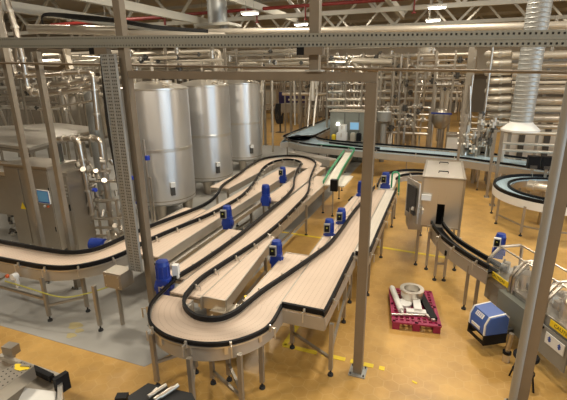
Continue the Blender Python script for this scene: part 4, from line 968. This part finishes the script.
for px in (486, 470): a = pb(px, 100, 18.1); MB().cyl((a.x, 18.1, .01), (a.x, 18.1, 5.3 if px == 486 else 4.2), .05, n=10).build('riser', 'pipe', mf)
a, b = pb(470, 84, 18.1), pb(500, 130, 18.1)
MB().tube(rounded([pb(470, 86, 18.1), pb(470, 131, 18.1), pb(500, 131, 18.1)], .2), .06, 10).build('riser', 'pipe', mf)
# posts in front of the manifold
t = thing('rack_post', 'pale tapered steel column left of the pipe manifold', 'column', pb(468, 100, 20))
a = pb(466, 100, 20); MB().box((a.x, 20, 2.7), (.24, .24, 5.4)).build('shaft', 'frame', t); MB().box((a.x, 20, .03), (.6, .5, .05)).build('base_plate', 'galv', t)
for px, pyt, b, lb in ((459, 84, 15.6, 'slender blue-grey post by the blue belt right of the housing'), (500, 128, 14.8, 'steel post in front of the pipe manifold beside the oval conveyor'), (493, 130, 15.8, 'second steel post behind the oval conveyor'), (429, 84, 22, 'thin steel post behind the housing')):
    a = pb(px, 150, b); top = pb(px, pyt, b).z
    column('rack_post', a.x, b, 0, top, .09 if b < 20 else .1, lb, m='frame')
# frames with white panel windows at the right
wp = thing('wall_panel', 'bright white wall panel low behind the pipe rack at the right', 'panel', (7, 23, 0))
a, b = pb(503, 133, 23), pb(566, 165, 23); MB().box(((a.x + 9.5) / 2, 23, 1.25), (9.5 - a.x, .1, 2.5)).build('panel', 'whitewall', wp)
for px in (520, 545): x = pb(px, 150, 22.9).x; MB().box((x, 22.9, 1.3), (.25, .1, 2.6)).build('mullion', 'darkmetal', wp)
MB().box(((a.x + 9.5) / 2, 22.9, 2.5), (9.5 - a.x, .12, .15)).box(((a.x + 9.5) / 2, 22.9, 1.5), (9.5 - a.x, .12, .1)).build('rail', 'steel', wp)
for y, lb in ((147, 'upper horizontal handrail tube in front of the white panel'), (154, 'lower horizontal handrail tube in front of the white panel')):
    a = pb(502, y - 4, 16.6); single('handrail', MB().cyl((a.x, 16.6, a.z), (8, 16.6, a.z), .05, n=10).cyl((a.x + .05, 16.6, .0), (a.x + .05, 16.6, a.z), .04, n=8), 'steel_light', lb, 'handrail', (a.x, 16.6, a.z))

# ------------------------------------------------------------------ background plant
def plant(name, label, cat, px0, px1, b, py_levels, seed, posts=3, m=('pipe', 'lag', 'steel_light'), drops=8, valves=8, depth=1.2, r=(.04, .11), post_m='frame', top=None):
    rr = random.Random(seed); x0, x1 = pb(px0, 100, b).x, pb(px1, 100, b).x
    t = thing(name, label, cat, ((x0 + x1) / 2, b, 0)); zs = [pb((px0 + px1) / 2, y, b).z for y in py_levels]; ztop = top or max(zs) + .15
    for i in range(posts):
        x = x0 + (x1 - x0) * i / max(1, posts - 1)
        if -8.5 < x < -6.1 and 19 < b < 34.5: continue
        for dy in (0, depth): MB().box((x, b + dy, ztop / 2), (.1, .1, ztop)).build('post', post_m, t)
    for j, z in enumerate(zs):
        if z < .05: continue
        rad = rr.uniform(*r); dy = rr.uniform(0, depth)
        MB().tube(rounded([Vector((x0 - .2, b + dy, z)), Vector((x1 - .3, b + dy, z)), Vector((x1, b + dy, z)), Vector((x1, b + dy, max(.05, z - rr.uniform(.6, 1.6))))], .2), rad, 8).build('pipe', m[j % len(m)], t)
    g = MB()
    for j in range(drops):
        x = rr.uniform(x0, x1); z0 = rr.uniform(.1, ztop * .5); z0 = max(z0, 1.7) if -8.5 < x < -6.1 and 19 < b < 34.5 else z0; z1 = rr.uniform(ztop * .6, ztop); g = MB().cyl((x, b + rr.uniform(-.1, depth), z0), (x, b + rr.uniform(-.1, depth), z1), rr.uniform(.03, .08), n=8)
        g.build('drop_pipe', m[j % len(m)], t)
    for j in range(valves):
        x = rr.uniform(x0, x1); z = rr.choice(zs) + rr.uniform(-.25, .25); y = b + rr.uniform(-.2, .3); q = rr.uniform(.06, .16)
        MB().cyl((x, y, z - q), (x, y, z + q), q * .6, n=10).cyl((x - q, y, z), (x + q, y, z), q * .45, n=8).build('valve', 'steel_light' if j % 2 else 'darkmetal', t)
    return t
plant('pipe_bridge', 'bridge of cream pipes above the nearest tank', 'pipe rack', 128, 215, 14.8, (52, 57, 61, 65, 69, 73), 11, 3, ('lag', 'pipe', 'lag'), 10, 14, 1.0, (.05, .12))
plant('pipe_bridge', 'bridge of cream pipes above the middle and farthest tanks', 'pipe rack', 205, 312, 20.5, (51, 55, 60, 64, 68, 72, 78), 12, 4, ('lag', 'steel_light', 'lag'), 14, 16, 1.2, (.06, .13))
plant('pipe_rack', 'pipe rack with dense uprights behind the hanging post', 'pipe rack', 285, 335, 30, (56, 62, 70, 78, 86, 94, 101), 13, 4, ('steel_light', 'pipe', 'lag'), 14, 12, 1.5, (.06, .16))
plant('pipe_rack', 'dense valve rack above the grey control cabinet', 'pipe rack', 330, 378, 24.5, (56, 62, 68, 75, 84, 92, 100, 107), 14, 4, ('lag', 'pipe', 'steel_light'), 12, 26, 1.2, (.05, .12))
plant('pipe_rack', 'valve rack with many small loops right of the middle column', 'pipe rack', 380, 418, 24, (56, 61, 66, 72, 78, 85, 92, 99, 107, 115), 15, 4, ('steel_light', 'lag', 'pipe'), 14, 34, 1.2, (.05, .1))
plant('pipe_rack', 'pipe rack behind the blue belt between the hopper and the housing', 'pipe rack', 386, 432, 21.6, (108, 115, 121, 128, 134), 16, 4, ('pipe', 'steel_light', 'lag'), 12, 22, .9, (.04, .09))
plant('pipe_rack', 'pipe rack left of the pale tapered column', 'pipe rack', 415, 470, 22.6, (54, 60, 66, 72, 79, 85, 93), 17, 4, ('lag', 'pipe', 'steel_light'), 10, 16, 1.2, (.05, .1))
plant('pipe_rack', 'low pipework with valves between the manifold and the blue belt', 'pipe rack', 468, 498, 17.8, (118, 124, 130, 136, 141, 146), 18, 3, ('pipe', 'lag', 'steel_light'), 10, 20, .6, (.03, .07))
plant('pipe_rack', 'steel pipework with many elbows above the left cabinets', 'pipe rack', -10, 60, 15.2, (70, 78, 88, 96, 103, 108), 19, 3, ('pipe', 'frame', 'steel_light'), 10, 18, 1.0, (.05, .12))
plant('pipe_rack', 'pipework seen behind the hood and the slim grey vessel', 'pipe rack', 40, 130, 16.5, (53, 60, 70, 78, 86, 95), 20, 4, ('lag', 'pipe', 'lag'), 10, 14, 1.0, (.06, .14))
plant('pipe_rack', 'far rack of uprights at the end of the tan aisle', 'pipe rack', 262, 300, 40, (72, 80, 84, 104, 110), 21, 5, ('steel_light', 'pipe', 'lag'), 10, 8, 2.5, (.08, .18))
plant('pipe_rack', 'far pipework at the end of the hall behind the control cabinet', 'pipe rack', 320, 470, 40, (58, 64, 70, 77, 84, 92, 100), 22, 7, ('lag', 'steel_light', 'pipe'), 22, 22, 2.5, (.1, .22))
# posts standing on the tan aisle
for px, b, lb in ((265, 24, 'slender post at the edge of the farthest tank'), (272, 30, 'slender post on the tan floor left of the blue filler'), (291, 27, 'slender post on the tan floor in front of the indigo machine'), (300, 29, 'slender post right of the indigo machine'), (308, 33, 'far slender post near the start of the blue belt'), (327, 25, 'slender post just left of the control cabinet')):
    a = pb(px, 120, b); column('hall_post', a.x, b, 0, 6.9, .13, lb, m='frame')
# far machines
def machine(label, px0, px1, py0, py1, b, m, dep=1.2, extra=None, cat='machine', name='far_machine'):
    a, c = pb(px0, py1, b), pb(px1, py0, b); z0 = max(0, a.z); x0, x1 = a.x, c.x
    t = thing(name, label, cat, ((x0 + x1) / 2, b + dep / 2, 0))
    MB().box(((x0 + x1) / 2, b + dep / 2, (z0 + c.z) / 2), (x1 - x0, dep, c.z - z0)).build('body', m, t)
    MB().box(((x0 + x1) / 2, b + dep / 2, c.z + .04), (x1 - x0 + .1, dep + .1, .08)).build('top', 'frame', t)
    f = MB()
    for i in range(3): f.box((x0 + (x1 - x0) * (i + .5) / 3, b - .02, (z0 + c.z) / 2), ((x1 - x0) / 3 * .82, .03, (c.z - z0) * .8))
    f.build('door', extra or 'frame', t)
    if z0 > .05:
        for x in (x0 + .1, x1 - .1):
            for y in (b + .1, b + dep - .1): MB().box((x, y, z0 / 2), (.1, .1, z0)).build('leg', 'frame', t)
    return t
machine('indigo panelled filling machine far away on the tan floor', 279, 300, 92, 104, 37.3, 'purple', 2, 'purple')
machine('low grey machine under the indigo panels', 281, 299, 105, 113, 35.5, 'frame', 1.5)
machine('grey vessel housing behind the hanging post', 336, 347, 80, 112, 27, 'greypaint', 1.5)
machine('pale beige cabinet in the distance left of the tapered column', 439, 450, 88, 110, 23.5, 'lag', 1.0, 'lag')
machine('low white cabinet on the floor behind the blue belt', 446, 464, 137, 150, 20.6, 'white', 1.0, 'white')
machine('broad stainless machine in the distance right of the hopper', 396, 411, 118, 143, 23, 'steel', 1.4)
machine('dark machine in the distance left of the control cabinet', 303, 326, 108, 117, 33, 'darkmetal', 2)
machine('pale cupboard against the far end of the tan floor', 258, 276, 90, 108, 45, 'lag', 1.0, 'cream')
t = thing('process_vessel', 'round grey vessel with blue band in the distance above the housing', 'tank', pb(441, 120, 21.6))
q = pb(441, 119, 21.6); MB().lathe([(0, -.5), (.25, -.42), (.4, -.15), (.4, .3), (.28, .5), (0, .56)], q, 24).build('shell', 'steel', t)
MB().cyl((q.x, 21.6, .01), (q.x, 21.6, q.z - .4), .08, n=10).build('leg', 'frame', t)
MB().bar(pb(431, 113, 21.05), pb(452, 114, 21.05), .06, .07).build('band', 'blue', t)
q = pb(280, 108, 30); t = thing('hose_stand', 'dark stand hung with black hoses on the tan floor beside the indigo machine', 'stand', (q.x, 30, 0))
MB().box((q.x, 30, 1.1), (.1, .1, 2.2)).box((q.x, 30, .02), (.6, .5, .04)).build('pole', 'darkmetal', t)
h_ = MB()
for k in range(4): h_.tube(spline([(q.x - .25 + k * .1, 29.9, 2.2), (q.x - .35 + k * .14, 29.85, 1.3), (q.x + .1 * k - .1, 29.85, .7), (q.x + .3, 29.9, 1.5)], 5), .06, 6)
h_.build('hose', 'rubber', t)
single('white_duct', MB().tube([pb(352, 61, 23), pb(392, 62, 23)], .16, 14).tube([pb(354, 62, 23), pb(363, 78, 23)], .14, 12), 'lag', 'short pale branch duct right above the control cabinet rack', 'duct', pb(370, 62, 23))
single('roof_hopper', MB().lathe([(0, 0), (.25, 0), (.5, .6), (.5, 1.2), (0, 1.25)], pb(425, 70, 26) , 20).cyl(pb(425, 70, 26) + Vector((0, 0, 1.2)), (pb(425, 70, 26).x, 26, ZC), .05, n=8), 'lag', 'cream cone hopper hung high left of the tapered column', 'hopper', pb(425, 70, 26))

# ------------------------------------------------------------------ light
def area(name, loc, rot, sx, sy, e, col):
    l = bpy.data.lights.new(name, 'AREA'); l.shape = 'RECTANGLE'; l.size = sx; l.size_y = sy; l.energy = e; l.color = col
    o = bpy.data.objects.new(name, l); C.objects.link(o); o.location = loc; o.rotation_euler = rot; return o
WARM = (1.0, .90, .75)
for i, x in enumerate((-25, -15, -6.5, .5, 8)):
    for j, y in enumerate((-1.5, 6.5, 14, 22, 31, 42)):
        l = area('lamp_light', (x, y, 8.5), (0, 0, 0), 1.0, .35, LAMP_W * (.35 if x < -10 and y < 12 else .6 if y > 20 else 1.15), WARM)
for c, w_ in WN:
    area('daylight', (A1 - .05, c, 3.9), (0, PI / 2, 0), 4.2, w_, DAY_W, (.5, .75, 1.0))
w = bpy.data.worlds.new('world'); S.world = w; w.use_nodes = True
w.node_tree.nodes['Background'].inputs[0].default_value = (.6, .75, 1, 1); w.node_tree.nodes['Background'].inputs[1].default_value = 1.0
S.view_settings.view_transform = 'Standard'; S.view_settings.look = 'None'; S.view_settings.gamma = 1; S.view_settings.exposure = .1
S.view_settings.use_curve_mapping = False
